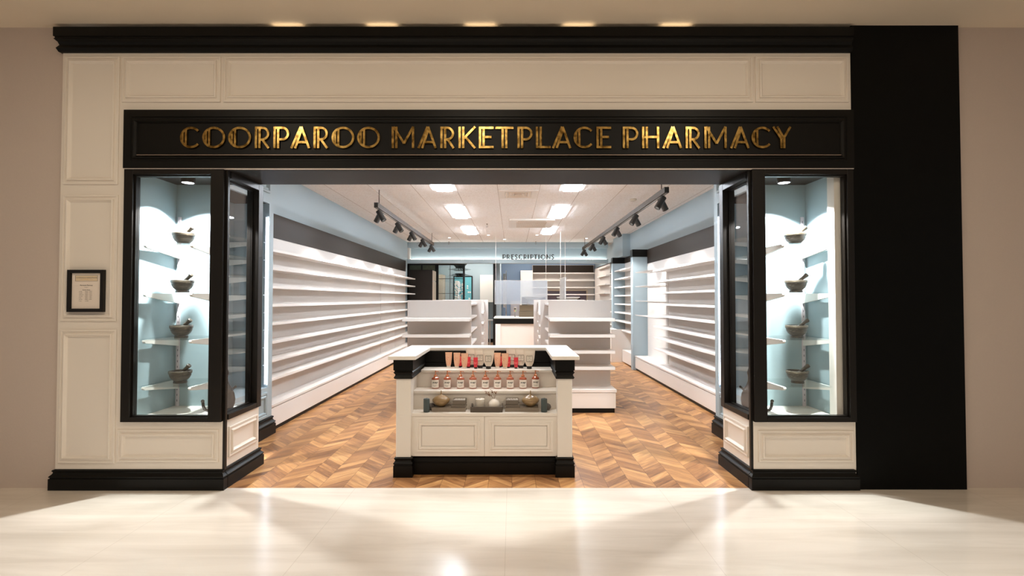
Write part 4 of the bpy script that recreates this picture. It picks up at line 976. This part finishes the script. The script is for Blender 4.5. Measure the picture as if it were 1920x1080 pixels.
def spot_pair(L):
    """V of two heads under the track; the first head aims to the wall side"""
    r = thing('track_spotlight', (0,0,0), 'x', 'spotlight', 'track spotlights')
    w = -1 if L else 1
    for (sd, yo) in ((w, .045), (-w, -.045)):
        MB().cyl((sd*.006, yo, -.035), (sd*.006, yo, -.085), .006, seg=8).build('stem', LAMPBLK, r)
        d = Vector((sd*.5, .30 if sd == w else -.10, -.8)).normalized(); a = Vector((0, yo, -.075)); b = a+d*.15
        a = a - d*.02
        q = Vector((0,0,1)).rotation_difference(d).to_matrix()
        hd = MB().lathe([(.001,0),(.038,0),(.040,.17),(.035,.17),(.034,.120),(.001,.120)], 22, tuple(a), q, cap=False).build('lamp_head', LAMPBLK, r)
        MB().lathe([(.033,.123),(.001,.1235)], 20, tuple(a), q, cap=False).build('lens', SPOT_L, hd)
    return r
WARM = (1, .975, .94)
for L in (True, False):
    x = -1.93 if L else 1.89
    y0, y1 = (7.09, 12.2) if L else (6.1, 13.3)
    nm = 'notice' if L else 'pillar'
    t = thing('lighting_track', (x, (y0+y1)/2, 2.83), 'dark bronze lighting track hanging from the ceiling on the %s side' % nm, 'lighting track', 'ceiling lighting tracks')
    MB().box(x-.028, x+.028, y0, y1, 2.795, 2.865).build('track_rail', TRACK, t)
    MB().box(x-.028, x+.028, y0-.004, y0-.0002, 2.795, 2.865).build('end_cap', LAMPBLK, t)
    MB().box(x-.010, x+.010, y0+.01, y1-.01, 2.790, 2.7949).build('track_slot', GREYMET, t)
    for y in ((7.25, 12.05) if L else (6.31, 13.0)):
        MB().cyl((x, y, 2.865), (x, y, 3.08), .006, seg=8).build('suspension_rod', mat_rod if 'mat_rod' in globals() else TRACK, t)
    proto = spot_pair(L)
    ys = [7.29+1.17*q for q in range(5)] if L else [6.30+1.356*q for q in range(6)]
    for k, y in enumerate(ys):
        o = proto if k == 0 else copy_tree(proto)
        o.location = (x, y, 2.83); o['label'] = 'black twin-head spotlight, %s along the %s-side track counted from the entrance' % (ORD[k], nm)
        w = -1 if L else 1
        spot_light((x+w*.11, y+.04, 2.60), (w*.55, -.04, -.83), 150, 70, .6, WARM, .04, 'track_spot')
        spot_light((x-w*.11, y-.05, 2.60), (-w*.55, -.04, -.83), 70, 62, .5, WARM, .04, 'track_spot')
av = thing('ceiling_vent', (.09, 7.55, 3.07), 'square louvred ceiling vent near the shop entrance', 'vent')
MB().ring(-.20, .385, 7.26, 7.85, [(0,0),(0,.008),(.09,.010),(.095,.002)], lambda u, v, h: (u, v, 3.0795-h), False).build('frame', WHITE, av)
vm = MB()
for q in range(4):
    i_ = .10+q*.045; vm.ring(-.20+i_, .385-i_, 7.26+i_, 7.85-i_, [(0,.004),(.006,.014),(.034,.004),(.034,.002)], lambda u, v, h: (u, v, 3.0795-h), False)
vm.build('vent_louvre', mat('vent louvre', (214,200,184), .5), av)
ac = thing('ceiling_air_conditioner', (.4, 10.4, 3.05), 'white rounded cassette air conditioner on the ceiling', 'air conditioner')
pts = []
for (cx, cy, a0) in ((.80,10.89,0),(-.0,10.89,90),(-.0,9.92,180),(.80,9.92,270)):
    pts += [(cx+.06*math.cos(R(a0+a)), cy+.06*math.sin(R(a0+a))) for a in range(0, 91, 15)]
MB().prism(pts, lambda u_, v_, w_: (u_, v_, w_), 3.045, 3.0795).build('casing', WHITE, ac, .006)
GRL = mat('air grille', (196,178,158), .5)
m = MB().box(.12,.68,9.97,10.01,3.041,3.0449)
m.build('air_slot', GRL, ac)
m = MB()
for q in range(26): m.box(.10+q*.0235, .110+q*.0235, 10.12, 10.80, 3.039, 3.0449)
m.box(.09,.71,10.80,10.815,3.039,3.0449).box(.09,.71,10.105,10.12,3.039,3.0449)
m.build('air_grille', GRL, ac)
def sprinkler(x, y, n_):
    t = thing('ceiling_sprinkler', (x, y, 3.04), 'tiny pendent sprinkler head on the ceiling, '+n_, 'sprinkler', 'ceiling sprinklers')
    MB().cyl((x,y,3.0795),(x,y,3.05), .007, seg=8).tube([(x-.018,y,3.048),(x-.014,y,3.022),(x,y,3.014),(x+.014,y,3.022),(x+.018,y,3.048)], .0025, 6).lathe([(.022,0),(.022,.003)], 14, (x,y,3.012)).lathe([(.02,0),(.02,.004)],14,(x,y,3.0752)).build('sprinkler_body', mat_spr, t)
mat_spr = mat('dull brass', (128,108,84), .4, metal=.6)
sprinkler(-.527, 10.55, 'beside the air conditioner'); sprinkler(-1.75, 14.0-.12, 'near the bulkhead corner over the glass doors'); sprinkler(.66, 13.85, 'just in front of the PRESCRIPTIONS letters')
tag(MB().lathe([(.055,0),(.055,-.02),(.045,-.03),(.001,-.032)], 22, (1.92,7.92,3.0795), cap=False).build('smoke_detector', mat('detector beige', (200,186,166), .5)), 'round flat smoke detector on the ceiling beside the pillar-side track', 'smoke detector')
def down(x, y, lab, s=None, en=0):
    t = thing('recessed_downlight', (x, y, 3.075), lab, 'downlight', 'recessed downlights')
    MB().ring(x-.045, x+.045, y-.045, y+.045, [(0,0),(0,.003),(.012,.003),(.012,0)], lambda u, v, h: (u, v, 3.0795-h), False).build('rim', WHITE, t)
    MB().lathe([(.030,0),(.001,-.001)], 20, (x,y,3.0765), cap=False).build('lens', s or SPOT_L, t)
    if en: spot_light((x,y,3.06), (0,0,-1), en, 120, .6, WARM, .05, 'downlight_spot')
for k, (x, y) in enumerate(((-.585,12.42),(.62,12.42),(-1.62,12.95),(1.95,13.1),(-.2,13.3))):
    down(x, y, 'small round recessed downlight, %s of the cluster near the bulkhead' % ORD[k], en=60)
for k, x in enumerate((-1.7, -.25, 1.25)):
    down(x, 4.78, 'small round recessed downlight just behind the shopfront header, %s from the notice side' % ORD[k], HEADER_L, 72)

# lamps hidden in the slot above the cornice
for k, x in enumerate((-1.795, -1.04, -.25, .53, 1.31)):
    tag(MB().box(x-.12, x+.12, 3.952, 3.972, 3.6605, 3.663).build('cornice_uplight', UP_L), 'small warm uplight on top of the black cornice, %s counted from the notice side' % ORD[k], 'uplight', 'cornice uplights')
# mall ceiling lamps in front of the shop, then added fill panels
def area(loc, d, e, sx_, sy_, col, name='area'):
    li = bpy.data.lights.new(name, 'AREA'); li.shape = 'RECTANGLE'; li.size = sx_; li.size_y = sy_; li.energy = e; li.color = col
    o = bpy.data.objects.new(name, li); COL.objects.link(o); o.location = loc; o.rotation_euler = Vector(d).to_track_quat('-Z', 'Y').to_euler(); return o
for k, x in enumerate((-2.62, -.40, 1.92)):
    tag(MB().lathe([(.26,0),(.001,-.002)], 24, (x,1.9,3.685), cap=False).build('mall_downlight', MALL_L), 'round warm downlight in the mall ceiling before the shop, %s from the notice side' % ORD[k], 'downlight', 'mall downlights')
for k, x in enumerate((-3.2, 0, 3.2)):  # fill panels added behind the camera to light the shopfront
    tag(MB().box(x-1.0, x+1.0, -1.9, -1.3, 3.680, 3.6899).build('mall_fill_panel', emis('mall fill %d' % k, (255,247,234), 6.5)), 'rectangular added fill panel under the mall ceiling, %s from the notice side' % ORD[k], 'ceiling light', 'added mall fill panels')

# world: dim warm mall surroundings
w = bpy.data.worlds.new('World'); scene.world = w; w.use_nodes = True
bg = w.node_tree.nodes['Background']; bg.inputs[0].default_value = (1.0, .91, .82, 1); bg.inputs[1].default_value = .30

# ------------------------------------------------------------------ camera
cam = bpy.data.cameras.new('Camera'); co = bpy.data.objects.new('Camera', cam); COL.objects.link(co)
cam.sensor_width = 36; cam.lens = 940/1920*36; cam.clip_start = .05
co.location = (0, 0, 1.5); co.rotation_euler = (math.pi/2+math.atan(20/940), 0, 0)
scene.camera = co
vs = scene.view_settings; vs.view_transform = 'Standard'; vs.look = 'None'; vs.gamma = 1; vs.exposure = 0; vs.use_curve_mapping = False
scene.cycles.use_denoising = True
scene.cycles.max_bounces = 14; scene.cycles.transparent_max_bounces = 24; scene.cycles.diffuse_bounces = 8
scene.cycles.caustics_reflective = False; scene.cycles.caustics_refractive = False
scene.cycles.sample_clamp_indirect = 4
